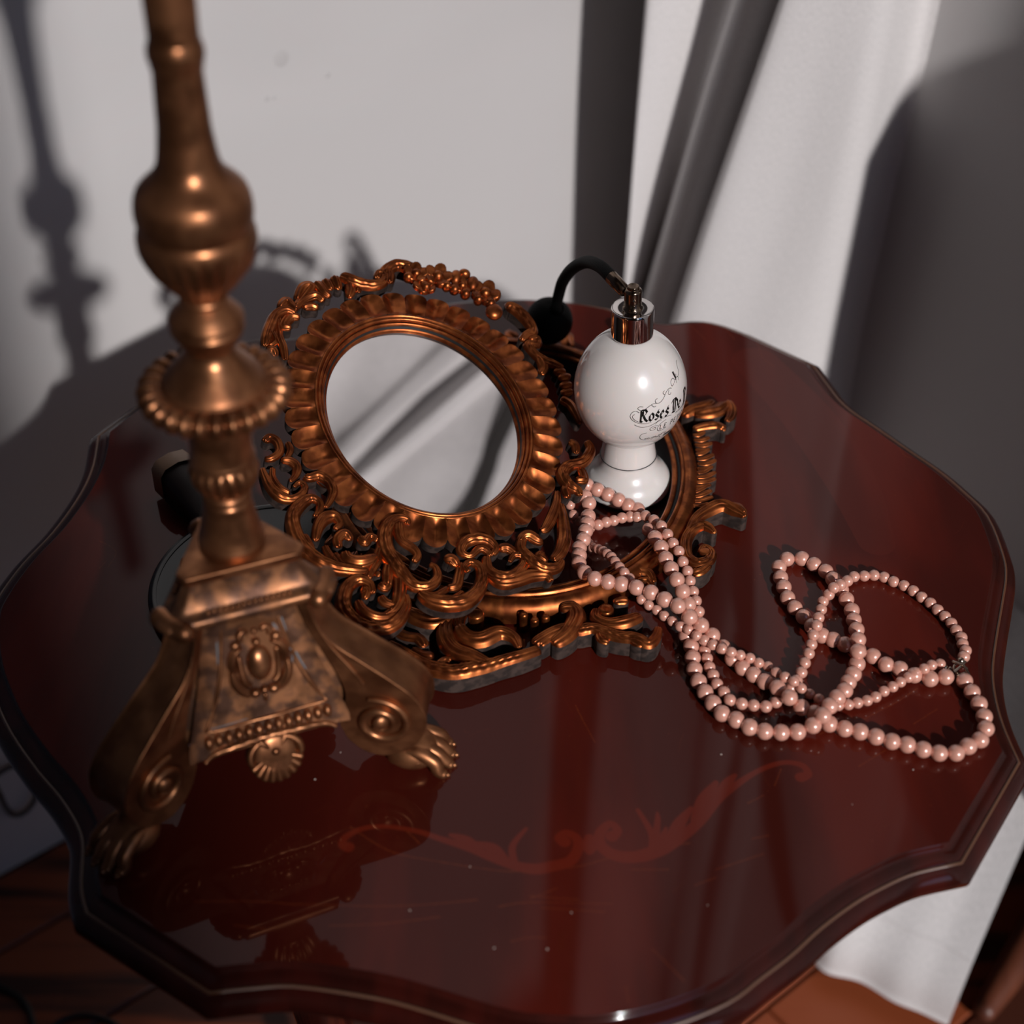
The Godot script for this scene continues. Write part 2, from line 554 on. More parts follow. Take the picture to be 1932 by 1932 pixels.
func build_table() -> void:
	var edge_front := v2s([-114.8, 284.8, -101.8, 282.9, -82.9, 281.5, -52.4, 285.7, -34.0, 290.1, 1.9, 301.3, 18.6, 303.3, 33.1, 303.5, 48.0, 301.1, 66.2, 295.4, 85.4, 286.3, 97.8, 276.4, 111.4, 265.5, 125.6, 252.2, 142.2, 239.2, 156.2, 230.5, 171.7, 222.7, 191.6, 217.0])
	var edge_right := v2s([227.4, 164.9, 225.8, 144.8, 226.4, 126.1, 229.5, 106.9, 236.4, 84.9, 247.2, 54.7, 253.0, 37.4, 255.4, 22.1, 254.7, -8.3, 246.7, -27.5, 237.9, -43.9, 223.4, -64.2, 207.8, -86.4, 197.3, -100.4, 190.5, -113.7, 185.7, -129.2, 180.3, -149.0])
	var edge_back := v2s([144.8, -180.2, 122.3, -193.2, 91.3, -190.3, 50.0, -210.0, -5.0, -216.0, -70.0, -201.0, -135.9, -165.9, -165.7, -161.3, -191.8, -130.7, -219.7, -90.7])
	var edge_left := v2s([-233.5, -66.3, -230.5, -39.9, -231.9, -13.3, -238.8, 18.8, -249.0, 47.1, -254.6, 73.4, -254.3, 90.0, -244.8, 119.8, -227.8, 150.4, -208.5, 175.2, -193.2, 191.8, -181.6, 207.3, -175.4, 220.6, -171.1, 241.7, -167.1, 251.7])
	var line := PackedVector2Array()
	for sd in [edge_front, edge_right, edge_back, edge_left]:
		for q in catmull(sd, 60):
			line.append(q * 0.001)
	# keep the outline turning the same way for outward(): to the left of travel lies the inside
	var area := 0.0
	for i in line.size():
		area += line[i].cross(line[(i + 1) % line.size()])
	var sgn := 1.0 if area > 0 else -1.0
	var t := thing("side_table", "dark polished mahogany side table with a serpentine moulded edge and faint inlay", "table", Vector3(0, T, 0))
	ink_im = Image.create(2048, 2048, false, Image.FORMAT_RGBA8)
	ink_im.fill(Color(0.4, 0.14, 0.08, 0))
	var inlay := Color(0.44, 0.14, 0.075, 0.62)
	ink([45.6, 217.0, 5.7, 48.3, 213.8, 3.6, 44.9, 210.4, 3.6, 40.4, 215.7, 4.6, 40.8, 222.4, 5.1, 46.6, 227.1, 5.6, 55.4, 227.7, 6.1, 64.6, 224.5, 6.6, 71.5, 220.4, 5.6, 79.9, 212.8, 5.2, 85.8, 206.1, 5.2, 93.3, 195.9, 4.7, 100.8, 188.9, 3.7, 110.5, 181.0, 2.9, 119.3, 175.9, 2.7, 127.0, 173.8, 2.7, 133.8, 175.5, 3.2, 135.7, 180.4, 3.8, 132.1, 182.4, 5.4], inlay)
	ink([63.1, 223.1, 4.1, 62.7, 214.6, 3.1, 57.6, 202.6, 2.1], inlay)
	ink([64.2, 220.3, 3.6, 66.0, 207.4, 2.6, 66.0, 203.6, 1.0], inlay)
	ink([66.3, 220.2, 4.1, 69.3, 212.2, 1.6], inlay)
	ink([70.3, 218.7, 4.1, 75.0, 210.1, 5.7, 81.1, 200.9, 2.1], inlay)
	ink([82.6, 207.9, 4.7, 87.3, 196.6, 6.8, 93.5, 186.3, 2.7], inlay)
	ink([93.2, 194.4, 3.7, 98.2, 186.8, 4.8, 102.5, 181.8, 2.1], inlay)
	ink([35.7, 218.1, 4.1, 35.8, 222.3, 6.6, 35.7, 225.3, 3.6], inlay)
	ink([31.7, 221.0, 3.6, 35.8, 222.0, 3.1, 40.4, 220.8, 3.6], inlay)
	ink([24.9, 220.5, 5.6, 22.4, 218.3, 3.6, 25.6, 215.7, 3.6, 30.0, 218.2, 4.1, 30.7, 223.8, 4.6, 27.2, 230.5, 5.1, 19.3, 233.4, 5.5, 12.5, 234.9, 5.5, 4.2, 233.5, 5.0, -5.6, 229.5, 4.6, -15.4, 224.8, 4.1, -28.6, 220.0, 3.1, -38.5, 216.3, 2.6, -51.7, 214.0, 2.3, -61.6, 215.0, 2.6, -69.0, 219.5, 3.1, -70.6, 223.7, 3.6, -67.7, 225.3, 5.1], inlay)
	ink([3.3, 231.3, 3.5, 2.7, 223.0, 3.1, 8.4, 213.8, 1.8], inlay)
	ink([-1.0, 230.5, 4.6, -5.7, 224.6, 5.1, -12.6, 221.9, 2.0], inlay)
	ink([-11.3, 226.4, 4.1, -17.2, 220.6, 4.6, -24.2, 217.9, 2.1], inlay)
	var wash := Color(0.36, 0.125, 0.09, 0.45)
	ink([150, -150, 30, 175, -90, 34, 190, -30, 30, 195, 20, 20], wash)
	nick([-86.2, 254.5, -55.5, 254.9, -33.6, 253.7, -11.7, 250.9])
	nick([-72.0, 264.7, -50.4, 263.3, -26.7, 259.5])
	nick([-68.0, 214.6, -49.9, 226.9, -32.6, 231.2, -5.4, 235.8, 10.3, 236.0, 30.5, 233.2, 46.5, 227.9, 78.9, 220.0])
	nick([-2.9, 254.1, 10.3, 251.7, 44.4, 251.8])
	nick([10.3, 248.6, 30.2, 250.0])
	nick([14.7, 254.2, 41.0, 255.8])
	nick([2.4, 270.7, 9.3, 268.8, 16.8, 268.7])
	nick([10.3, 249.9, 21.4, 244.4])
	nick([164.6, 148.2, 175.4, 140.9, 183.9, 135.7, 195.8, 126.1])
	nick([189.8, 148.9, 202.7, 139.3])
	nick([144.3, 156.5, 153.7, 151.4])
	nick([159.6, 175.3, 173.4, 165.5])
	nick([106.5, 197.7, 114.1, 193.1])
	nick([106.2, 217.1, 113.8, 215.2])
	nick([119.7, 187.5, 123.9, 177.6])
	nick([-129.0, 254.1, -103.9, 253.6, -86.2, 254.8])
	nick([182.7, -172.9, 188.0, -140.6])
	nick([153.3, -172.0, 155.2, -154.1, 161.3, -144.4])
	nick([222.9, -65.2, 224.5, -57.3, 227.9, -54.4])
	nick([132.5, -192.9, 139.1, -174.6])
	nick([111.8, -191.0, 120.6, -174.0])
	nick([-110.8, 265.2, -97.7, 266.7])
	nick([-218.5, 29.5, -208.0, 37.7, -209.4, 50.2])
	nick([-213.6, 51.1, -211.3, 45.3])
	nick([-45.1, 214.1, -37.6, 222.5])
	nick([53.0, 234.3, 68.8, 234.0])
	nick([31.4, 140.9, 34.9, 150.9, 39.9, 163.8])
	nick([97.3, 118.7, 97.6, 129.1])
	nick([48.1, 290.2, 48.8, 297.2])
	nick([59.6, 273.0, 71.4, 287.3])
	nick([89.0, 233.6, 110.3, 224.9])
	nick([79.4, 241.8, 88.7, 237.6])
	for k in 160:
		var p := Vector2(rng.randf_range(-220, 240), rng.randf_range(-200, 290))
		dot_on((p.x + 300) / 600 * 2048, (p.y + 300) / 600 * 2048, rng.randf_range(0.4, 1.1), Color(0.42, 0.2, 0.11, 0.8))
	for k in 90:
		var p := Vector2(rng.randf_range(-220, 240), rng.randf_range(-200, 290))
		var q := p + Vector2.from_angle(rng.randf() * TAU) * rng.randf_range(2, 12)
		var r := p.lerp(q, 0.5) + Vector2(rng.randf_range(-1, 1), rng.randf_range(-1, 1))
		for s in catmull([p, r, q], 40):
			dot_on((s.x + 300) / 600 * 2048, (s.y + 300) / 600 * 2048, 0.5, Color(0.4, 0.17, 0.09, 0.35))
	var tm: StandardMaterial3D = M.mahogany
	tm.detail_enabled = true
	tm.detail_albedo = ImageTexture.create_from_image(ink_im)
	tm.detail_blend_mode = BaseMaterial3D.BLEND_MODE_MIX
	var nz := FastNoiseLite.new()
	nz.frequency = 0.012
	nz.fractal_octaves = 3
	var top := MB.new()
	var p3 := PackedVector3Array()
	var uvs := PackedVector2Array()
	for q in line:
		p3.append(Vector3(q.x, 0, q.y))
		uvs.append(Vector2((q.x + 0.3) / 0.6, (q.y + 0.3) / 0.6))
	top.poly(p3, Geometry2D.triangulate_polygon(line), Vector3.UP, uvs)
	put("top", top.mesh(tm), t)
	# moulded edge: profile of (outwards, up) in millimetres
	var prof := [Vector2(0, 0), Vector2(0.6, -0.3), Vector2(1.0, -1.4), Vector2(1.4, -2.6), Vector2(3.0, -3.0), Vector2(5.0, -3.4), Vector2(6.6, -4.4), Vector2(7.4, -5.2)]
	var prof2 := [Vector2(8.8, -5.4), Vector2(11.0, -6.2), Vector2(13.0, -8.0), Vector2(14.2, -10.5), Vector2(14.4, -13.0), Vector2(13.6, -15.5), Vector2(12.0, -17.5), Vector2(9.0, -18.6), Vector2(6.0, -19.0)]
	var ridge := [Vector2(7.4, -5.2), Vector2(7.7, -4.7), Vector2(8.3, -4.7), Vector2(8.8, -5.4)]
	for w in [["edge_moulding", prof, "mahogany_moulding"], ["moulding_ridge", ridge, "worn_ridge"], ["lower_moulding", prof2, "mahogany_moulding"]]:
		var rows := []
		for p in w[1]:
			var off := outward(line, sgn * p.x * 0.001)
			var r := PackedVector3Array()
			for q in off:
				r.append(Vector3(q.x, p.y * 0.001, q.y))
			r.append(r[0])
			rows.append(r)
		var em := MB.new()
		em.grid(rows, true, sgn > 0)
		put(w[0], em.mesh(M[w[2]]), t)
	var under := MB.new()
	var ol := outward(line, sgn * 0.006)
	p3 = PackedVector3Array()
	for q in ol:
		p3.append(Vector3(q.x, -0.019, q.y))
	under.poly(p3, Geometry2D.triangulate_polygon(ol), Vector3.DOWN)
	put("underside", under.mesh(M.mahogany_moulding), t)
	# apron and four cabriole legs
	var ap := MB.new()
	var il := outward(line, -sgn * 0.05)
	var arows := []
	for y in [-0.019, -0.045, -0.060, -0.066]:
		var r := PackedVector3Array()
		for i in il.size():
			var q := il[i]
			if y < -0.06:
				q = q * 0.97
			r.append(Vector3(q.x, y, q.y))
		r.append(r[0])
		arows.append(r)
	ap.grid(arows, true, sgn > 0)
	put("apron", ap.mesh(M.mahogany_moulding), t)
	for cn in [[edge_front[-1], edge_right[0]], [edge_right[-1], edge_back[0]], [edge_back[-1], edge_left[0]], [edge_left[-1], edge_front[0]]]:
		var mid: Vector2 = (cn[0] + cn[1]) * 0.0005
		var dir := mid.normalized()
		var pts := []
		for q in [[-0.10, -0.019, 0.020], [-0.098, -0.06, 0.021], [-0.09, -0.11, 0.019], [-0.10, -0.25, 0.014], [-0.11, -0.4, 0.0115], [-0.11, -0.5, 0.0105], [-0.09, -0.575, 0.012], [-0.08, -0.588, 0.012]]:
			var b: Vector2 = mid + dir * q[0]
			pts.append(Vector4(b.x, q[1], b.y, q[2]))
		var path := PackedVector3Array()
		var rad := PackedFloat32Array()
		for q in catmull(pts, 40):
			path.append(Vector3(q.x, q.y, q.z))
			rad.append(q.w)
		var lg := MB.new()
		lg.tube(path, rad, 20)
		lg.ball(path[-1], Vector3.ONE * 0.012, 14)
		put("leg", lg.mesh(M.mahogany_moulding), t)
		var br := MB.new()
		var along: Vector2 = (cn[1] - cn[0]).normalized()
		var bz := Vector3(dir.x, 0, dir.y)
		var bx := bz.cross(Vector3.DOWN)
		br.slab(Vector3(mid.x, -0.031, mid.y) - bz * 0.034, Vector3(0.052, 0.024, 0.055), 0.003, Basis(bx, Vector3.UP, bz) * Basis(Vector3.BACK, PI))
		put("corner_bracket", br.mesh(M.mahogany_moulding), t)
	for k in 26:
		var d := MB.new()
		d.ball(Vector3(rng.randf_range(-0.12, 0.2), 0.0002, rng.randf_range(0.15, 0.28)), Vector3(0.0005, 0.0003, 0.0004) * rng.randf_range(0.5, 1.2), 8, Basis(Vector3.UP, rng.randf() * 3))
		if k < 12:
			put("dust_speck", d.mesh(M.dust), t)

# ---------------------------------------------------------------- carved strokes
# one carved scroll: a tapering ridge along x, y, width (millimetres) in the plane of the thing, with flutes on top and plain sides below
func scroll(parent: Node3D, called: String, l: Array, h: float, z0: float, zb: float, flutes: int, front: Material, side: Material, fat := 1.0) -> void:
	var p := []
	var ln := 0.0
	for k in range(0, l.size(), 3):
		p.append(Vector3(l[k], l[k + 1], l[k + 2]))
		if k:
			ln += Vector2(l[k] - l[k - 3], l[k + 1] - l[k - 2]).length()
	var n := clampi(int(ln / 0.7), 14, 90)
	var c := catmull(p, n)
	var rows := []
	var sk := [[], []]
	var mm := 13
	for i in n + 1:
		var t3: Vector3 = c[mini(i + 1, n)] - c[maxi(i - 1, 0)]
		var t := Vector2(t3.x, t3.y).normalized()
		var s := Vector2(-t.y, t.x)
		var q: Vector3 = c[i]
		# rounded ends
		var de := minf(float(i), float(n - i)) / n * ln
		var w := maxf(q.z * fat, 0.4)
		var rd := w * 0.5
		if de < rd:
			w *= sqrt(maxf(1.0 - pow(1.0 - de / rd, 2.0), 0.0004))
		var r := PackedVector3Array()
		for k in mm:
			var u := 1.0 - 2.0 * k / (mm - 1.0)
			var z := h * w * 0.5 * pow(maxf(1.0 - u * u, 0.0), 0.6)
			if flutes > 0:
				z += w * 0.085 * cos(flutes * PI * u) * (1.0 - pow(absf(u), 6.0))
			if l.size() >= 21:                     # feathered like an acanthus leaf along the middle
				var along := i / float(n)
				z += w * 0.03 * sin(TAU * along * ln / 4.6 + u * 2.6) * smoothstep(0.08, 0.3, along) * (1.0 - smoothstep(0.75, 0.95, along)) * (1.0 - u * u)
			z += 0.35 * sin(i * 0.21 + l[0])
			r.append(Vector3(q.x + s.x * u * w * 0.5, q.y + s.y * u * w * 0.5, z0 + z) * 0.001)
		rows.append(r)
		for g in 2:
			var sg := 1.0 - 2.0 * g
			var a: Vector3 = r[0] if g == 0 else r[mm - 1]
			var dn := Vector3(q.x + s.x * sg * w * 0.47, q.y + s.y * sg * w * 0.47, zb) * 0.001
			sk[g].append(PackedVector3Array([dn, a] if g == 0 else [a, dn]))
	var m := MB.new()
	m.grid(rows)
	var me := m.mesh(front)
	var b := MB.new()
	b.grid(sk[0])
	b.grid(sk[1])
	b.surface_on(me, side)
	put(called, me, parent)

func boss(parent: Node3D, called: String, x: float, y: float, z: float, r: Vector3, front: Material) -> void:
	var m := MB.new()
	m.ball(Vector3(x, y, z) * 0.001, Vector3(r.x, r.y, r.z) * 0.001, 18)
	put(called, m.mesh(front), parent)

# a small rose of five cupped petals round a bud
func rose(parent: Node3D, x: float, y: float, z: float, r: float, turn: float) -> void:
	var m := MB.new()
	m.ball(Vector3(x, y, z) * 0.001, Vector3(r * 0.45, r * 0.45, r * 0.5) * 0.001, 12)
	for k in 5:
		var a := TAU * k / 5 + turn
		var c := Vector2(x, y) + Vector2.from_angle(a) * r * 0.62
		var rows := []
		for i in 7:
			var row := PackedVector3Array()
			for j in 13:
				var b := TAU * j / 12
				var rr := r * 0.52 * sin(PI * 0.5 * i / 6.0)
				var q := c + Vector2.from_angle(b) * rr
				var far := clampf((q - Vector2(x, y)).length() / r, 0, 1.2)
				var zz := z - r * 0.15 + r * 0.55 * pow(cos(PI * 0.5 * i / 6.0), 0.6) - 0.22 * r * sin(PI * far) + (0.10 * r if i == 4 else 0.0)
				row.append(Vector3(q.x, q.y, zz) * 0.001)
			rows.append(row)
		m.grid(rows, true)
	put("rose", m.mesh(M.gilt), parent)

func oval(a: float, b: float, rot: float, t: float, off := 0.0) -> Vector2:
	var p := Vector2(a * cos(t), b * sin(t))
	var nn := Vector2(b * cos(t), a * sin(t)).normalized()
	return (p + nn * off).rotated(rot)

func oval_ring(parent: Node3D, called: String, cx: float, cy: float, a: float, b: float, rot: float, prof: Array, mt: Material, seg := 144) -> void:
	var rows := []
	for q in prof:
		var r := PackedVector3Array()
		for k in seg + 1:
			var p := oval(a, b, rot, TAU * k / seg, q.x)
			r.append(Vector3(cx + p.x, cy + p.y, q.y) * 0.001)
		rows.append(r)
	var m := MB.new()
	m.grid(rows, true, true)
	put(called, m.mesh(mt), parent)

# ---------------------------------------------------------------- the leaning mirror
func build_mirror() -> void:
	var bs := Basis(Vector3(0.9737, -0.2278, 0.0), Vector3(0.0597, 0.2551, -0.9651), Vector3(0.2198, 0.9397, 0.262)).orthonormalized()
	var t := thing("oval_mirror", "oval mirror propped at a slant, gilt frame of fluted petals, roses and scrolls", "mirror", Vector3(-0.0472, T + 0.056, -0.0105), bs)
	var rot := deg_to_rad(-63.0)
	var gl := MB.new()
	var p3 := PackedVector3Array()
	var l2 := PackedVector2Array()
	for k in 120:
		var p := oval(61.6, 51.0, rot, TAU * k / 120) * 0.001
		l2.append(p)
		p3.append(Vector3(p.x, p.y, -0.0042))
	gl.poly(p3, Geometry2D.triangulate_polygon(l2), Vector3.BACK)
	put("glass", gl.mesh(M.mirror_silver), t)
	oval_ring(t, "inner_lip", 0, 0.5, 61.0, 50.5, rot, [Vector2(0.8, -0.6), Vector2(0.5, -1.4), Vector2(0.4, -2.6)], M.black_groove)
	oval_ring(t, "inner_lip", 0, 0.5, 61.0, 50.5, rot, [Vector2(0.5, -2.4), Vector2(-0.1, -2.7), Vector2(-0.6, -3.4), Vector2(-0.7, -4.3)], M.gilt)
	oval_ring(t, "rim", 0, 0.5, 61.0, 50.5, rot, [Vector2(2.6, 0.4), Vector2(2.1, 0.9), Vector2(1.5, 0.6), Vector2(1.1, 0.0), Vector2(0.8, -0.7)], M.gilt)
	oval_ring(t, "rim", 0, 0.8, 61.0, 50.5, rot, [Vector2(4.5, 1.6), Vector2(4.1, 2.2), Vector2(3.5, 2.2), Vector2(2.9, 1.7), Vector2(2.6, 0.5)], M.gilt)
	oval_ring(t, "rim", 0, 1.0, 61.0, 50.5, rot, [Vector2(6.9, 1.0), Vector2(6.5, 2.2), Vector2(5.9, 2.7), Vector2(5.3, 2.6), Vector2(4.8, 2.1), Vector2(4.4, 1.4)], M.gilt)
	# thirty-six scooped petals
	var np := 36
	for k in np:
		var m := MB.new()
		var rows := []
		var skirt := []
		for j in 15:
			var f := j / 14.0                       # across the petal
			var th := TAU * (k + f) / np - 0.06
			var e := 2.0 * f - 1.0
			var tip := 18.6 + 4.4 * pow(maxf(1.0 - e * e, 0.0), 0.6)
			var row := PackedVector3Array()
			for i in 9:
				var g := i / 8.0
				var off: float = lerpf(6.4, tip, g)
				var base := oval(61.0, 50.5, rot, th, off)
				var hgt := lerpf(2.8, 1.9, g * g)
				var scoop := -3.0 * (1.0 - pow(absf(e), 1.5)) * smoothstep(-0.1, 0.25, g) * (1.0 - 0.45 * smoothstep(0.8, 1.0, g))
				var lip := 0.5 * pow(g, 8.0) * (1.0 - e * e)
				# the scoop is deeper on one side, as carved
				scoop *= 1.0 + 0.5 * e * (1.0 - absf(e))
				row.append(Vector3(base.x, base.y + 1.0, hgt + scoop + lip) * 0.001)
			rows.append(row)
			var last: Vector3 = row[8]
			var ob := oval(61.0, 50.5, rot, th, tip - 0.5)
			skirt.append(PackedVector3Array([last, last + Vector3(0, 0, -0.0006), Vector3(ob.x, ob.y + 1.0, -5.5) * 0.001]))
		m.grid(rows)
		var me := m.mesh(M.gilt)
		var s := MB.new()
		s.grid(skirt)
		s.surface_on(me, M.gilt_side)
		put("petal", me, t)
	oval_ring(t, "back_board", 0, 1, 61.0, 50.5, rot, [Vector2(12, -5.6), Vector2(12.5, -4.0), Vector2(6, -3.4), Vector2(0.2, -4.5), Vector2(0, -5.6)], M.black_lacquer, 96)
	var bb := MB.new()
	p3 = PackedVector3Array()
	for q in l2:
		p3.append(Vector3(q.x * 1.18, q.y * 1.18, -0.0057))
	bb.poly(p3, Geometry2D.triangulate_polygon(l2), Vector3.FORWARD)
	put("back_board", bb.mesh(M.black_lacquer), t)
	# strut that holds the high side up
	var st := MB.new()
	var inv := bs.inverse()
	st.tube(PackedVector3Array([Vector3(-0.045, 0.03, -0.006), Vector3(-0.045, 0.03, -0.006) + inv * Vector3(-0.012, -0.058, -0.008)]), PackedFloat32Array([0.003, 0.003]), 12)
	put("strut", st.mesh(M.black_lacquer), t)
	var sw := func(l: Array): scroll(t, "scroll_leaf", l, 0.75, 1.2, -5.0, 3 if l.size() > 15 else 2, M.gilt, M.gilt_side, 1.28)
	sw.call([-78.2, -38.1, 3.6, -76, -34.7, 4.2, -71.8, -36.5, 4.2, -69.7, -42.3, 3.6, -72.8, -47.2, 3.5, -76.5, -48.1, 2.4])
	sw.call([-67, -35.3, 2.4, -64.6, -39.6, 3, -65.9, -45.5, 1.8])
	sw.call([-76.6, -53.6, 2.4, -74, -59.1, 3.5, -70.3, -65, 4.7, -64.8, -69, 5.2, -58.8, -68.9, 4.1, -54.6, -64.5, 3.5, -54.3, -59.7, 2.9, -57.2, -58.4, 2.4, -59.4, -61.7, 1.8])
	sw.call([-68.3, -47.5, 3, -63.4, -46.9, 4.1, -59.7, -49.5, 4.1, -59.9, -55, 2.9, -62.1, -58.9, 1.8])
	sw.call([-71.4, -52.3, 2.4, -70.4, -58.2, 2.9, -66.2, -64, 3.5, -60.4, -65.9, 2.3])
	sw.call([-55.2, -53.8, 3.5, -52.8, -54.6, 4.1, -48.3, -52.1, 4.7, -43, -54.3, 4.7, -40, -59.7, 4.1, -40.7, -65.9, 2.9, -42.3, -70.3, 1.8])
	sw.call([-46.1, -77.2, 3.5, -44.7, -72.2, 3.5, -45.9, -67.8, 3.5, -50.9, -67, 4.7, -55.5, -72.8, 5.5, -57.1, -79.7, 5.8, -54.8, -87.7, 6.3, -49.8, -95.5, 7.1, -41.3, -101.9, 7.4, -31.9, -104.2, 6.3, -22.4, -103.4, 5.1, -16.2, -101.4, 2.9])
	sw.call([-44, -91, 2.9, -44.1, -83.3, 4.6, -41.8, -76.8, 5.8, -37.3, -74.4, 5.2, -34, -78.3, 3.5, -36.2, -82.1, 2.3])
	sw.call([-32, -92.1, 3.5, -33.8, -87.4, 4, -30.6, -83.4, 4.6, -26.9, -86.4, 2.9])
	sw.call([-29.2, -93.4, 4, -27, -97.4, 5.7, -20.5, -97.9, 6.3, -12.4, -92.8, 4])
	sw.call([-50.4, -88, 2.9, -47, -93, 3.4, -42.9, -98.4, 1.7])
	sw.call([-39.6, -91.9, 2.9, -35.5, -98, 3.4, -30, -102.5, 1.7])
	sw.call([-34.3, -95.2, 2.9, -29.8, -100, 3.4, -24.1, -102.5, 1.7])
	sw.call([-23.5, -83.1, 3.5, -20.4, -86.2, 4.1, -18.2, -81.8, 3.5, -13.6, -83.4, 2.9])
	sw.call([-1.4, -70.7, 2.4, -1.2, -68, 2.9, -5.6, -68.3, 4.1, -10, -72.7, 5.9, -11.2, -80.9, 6.4, -9.1, -88.9, 7, -5.2, -94.4, 6.9, -0.7, -99.8, 7.2, 6.4, -105.2, 5.7, 13.4, -104.3, 4.6, 17.2, -99, 4, 16, -92.9, 2.9, 12.5, -91.1, 2.3])
	sw.call([-5.3, -70.3, 3.5, -4.7, -76.1, 4.7, -2.4, -80.8, 4.1, 3.4, -84.1, 4.1, 6.1, -88, 3.5, 4.4, -92.3, 2.9])
	sw.call([-12.7, -77.9, 2.3, -12.4, -86.4, 3.5, -13.3, -94.3, 4.3, -15.2, -101.1, 4, -16.6, -106.5, 3.4])
	sw.call([-7, -92.9, 3.5, -7, -101.8, 4.6, -6.2, -108, 3.4])
	sw.call([-4, -94.8, 4, -0.7, -104.3, 5.2, 0, -112.9, 5.4, -1.5, -120, 4.2, -5.8, -124.6, 2.3])
	sw.call([-12.8, -114.4, 2.8, -15, -109.3, 4, -20.6, -108, 5.1, -25.2, -112.7, 5.7, -26.3, -120.4, 6.2, -24.3, -126.7, 6.7, -18.4, -131.5, 6.7, -10.9, -132.9, 6.1, -2.7, -130.6, 5.6, 2.3, -124.1, 5.1, 4.1, -116.3, 4, 2.4, -111.1, 3.4])
	sw.call([-18.9, -112.6, 4, -16, -113.8, 4, -16.5, -118.3, 2.8])
	sw.call([-19.6, -118.9, 3.4, -16.2, -124.4, 4.8, -10.6, -126.8, 5.1, -4.4, -125.5, 4.5, -0.1, -122.1, 2.8])
	sw.call([-9, -114.2, 3.4, -6.5, -117.4, 4.2, -1.5, -118.8, 3.4, -3.8, -121.7, 2.3])
	sw.call([-13.3, -101.9, 2.9, -10.4, -103.8, 2.3])
	sw.call([-7.6, -100, 4, -5.8, -103.4, 3.4])
	sw.call([-10.4, -107.6, 4.6, -7.2, -109.4, 4, -5.2, -104.3, 2.9])
	sw.call([9.1, -108.4, 4, 14.8, -111.5, 6.6, 23, -112.2, 7.4, 32, -109.1, 6.9, 37.9, -101.5, 5.8, 39.4, -93.5, 5.2, 37.2, -87.5, 4.1, 32.6, -85.9, 3.5, 30.1, -89.1, 2.9, 32.6, -91.8, 2.3])
	sw.call([28.2, -86.9, 3.5, 27.9, -94.7, 4.1, 26.9, -101.3, 4, 22.7, -103.2, 2.9])
	sw.call([19.4, -87.6, 4.1, 23.2, -86.7, 5.3, 26.8, -89.8, 4.1])
	sw.call([23.6, -102, 2.3, 20.8, -105.8, 3.4, 17.2, -108.5, 2.9, 12.9, -108.5, 2.3])
	sw.call([30.9, -103, 2.3, 27.5, -107.5, 2.9, 23.4, -110, 2.3])
	sw.call([42.7, -80.4, 2.9, 40.2, -77.6, 3.5, 36.3, -77.2, 3.5, 32.2, -82.1, 2.9, 27.6, -80.5, 4.1, 28.8, -75, 5, 34.1, -71.8, 5.6, 40.3, -71.3, 5.3, 44.5, -74.7, 4.1, 43.1, -79, 2.4])
	sw.call([40.4, -80.2, 3.5, 41.7, -87.8, 5.3, 47.5, -91.7, 6.4, 54.6, -89.5, 5.9, 59.7, -81.8, 4.7, 58.8, -76.8, 3.6, 54.3, -77.1, 3, 52.3, -81.5, 1.8])
	sw.call([46.2, -75, 4.1, 50.6, -73.3, 4.7, 55.9, -76.1, 3.6])
	sw.call([58.4, -64.2, 3.6, 57.2, -71.2, 4.8, 60.4, -75.8, 5.9, 64.6, -79.4, 6.5, 70.9, -81.3, 5.9, 77, -78.6, 4.8, 79.3, -73.5, 2.4])
	sw.call([69.8, -72.3, 3.6, 67.1, -74.9, 4.2, 71.8, -77.2, 3.6])
	sw.call([74.3, -31.5, 2.5, 74.2, -39.9, 4, 72.4, -48.7, 4.9, 69.4, -56.9, 4.2, 66.6, -58.9, 1.8])
	sw.call([75.9, -39.5, 3.1, 78.3, -50.1, 5.2, 79.4, -60.7, 6, 77.7, -69.9, 5.4, 74, -75.3, 3.6])
	sw.call([56.4, -68.7, 3.6, 57.9, -65, 4.2, 61.2, -63.5, 5.4, 65.9, -65.2, 4.8, 68.7, -64.5, 3])
	sw.call([41.3, -90.5, 3.5, 48.8, -94, 6.4, 56.4, -91.7, 5.9, 63.9, -86.8, 5.9, 71.2, -85.2, 4.7, 74.2, -88.4, 2.9])
	sw.call([88, 4.6, 3.2, 90.7, -1.4, 4.4, 86.9, -9.7, 5.3, 79.3, -14.5, 5.6, 76.1, -21, 5.9, 79.4, -26.7, 6.2, 84.8, -29.6, 4.9, 86.2, -32.8, 2.5])
	sw.call([78.4, 2.2, 3.2, 82.1, 0.2, 4.1, 83, -5.5, 3.1])
	sw.call([85.8, -13.6, 3.7, 88, -21, 4.4, 83.3, -22.9, 3.1])
	sw.call([81, -24.1, 3.7, 78.4, -30.5, 4.3, 80.4, -35.6, 3.1])
	sw.call([-76, 49.9, 3.2, -81.5, 50.7, 4.4, -86.1, 46.2, 5.1, -87.6, 37.9, 5.7, -88.3, 28.3, 5, -88, 23, 2.5])
	sw.call([-87.4, 29.4, 3.7, -86.8, 32.6, 4.4, -83.7, 28.1, 3.7, -86.5, 24.2, 2.5])
	sw.call([-85, 46.5, 2.5, -82.2, 33.1, 3.4, -78.4, 24.1, 3.7, -76.3, 17, 2.5])
	sw.call([-87.1, 21, 4.3, -83.7, 21.1, 4.7, -81.4, 17.9, 3.1])
	sw.call([-73.3, 47.5, 3.2, -78.5, 46.8, 5.1, -80.9, 39.8, 4.4, -76.7, 39.4, 3.2])
	sw.call([-85.2, 51.2, 4.4, -82.5, 56.8, 5.7, -79.2, 54.6, 4.5, -75.7, 51.6, 3.2])
	sw.call([-77.1, 60, 3.8, -75.4, 68.7, 5.2, -71.6, 71, 5.2, -73.5, 64.3, 4.5, -76.9, 55.2, 3.2])
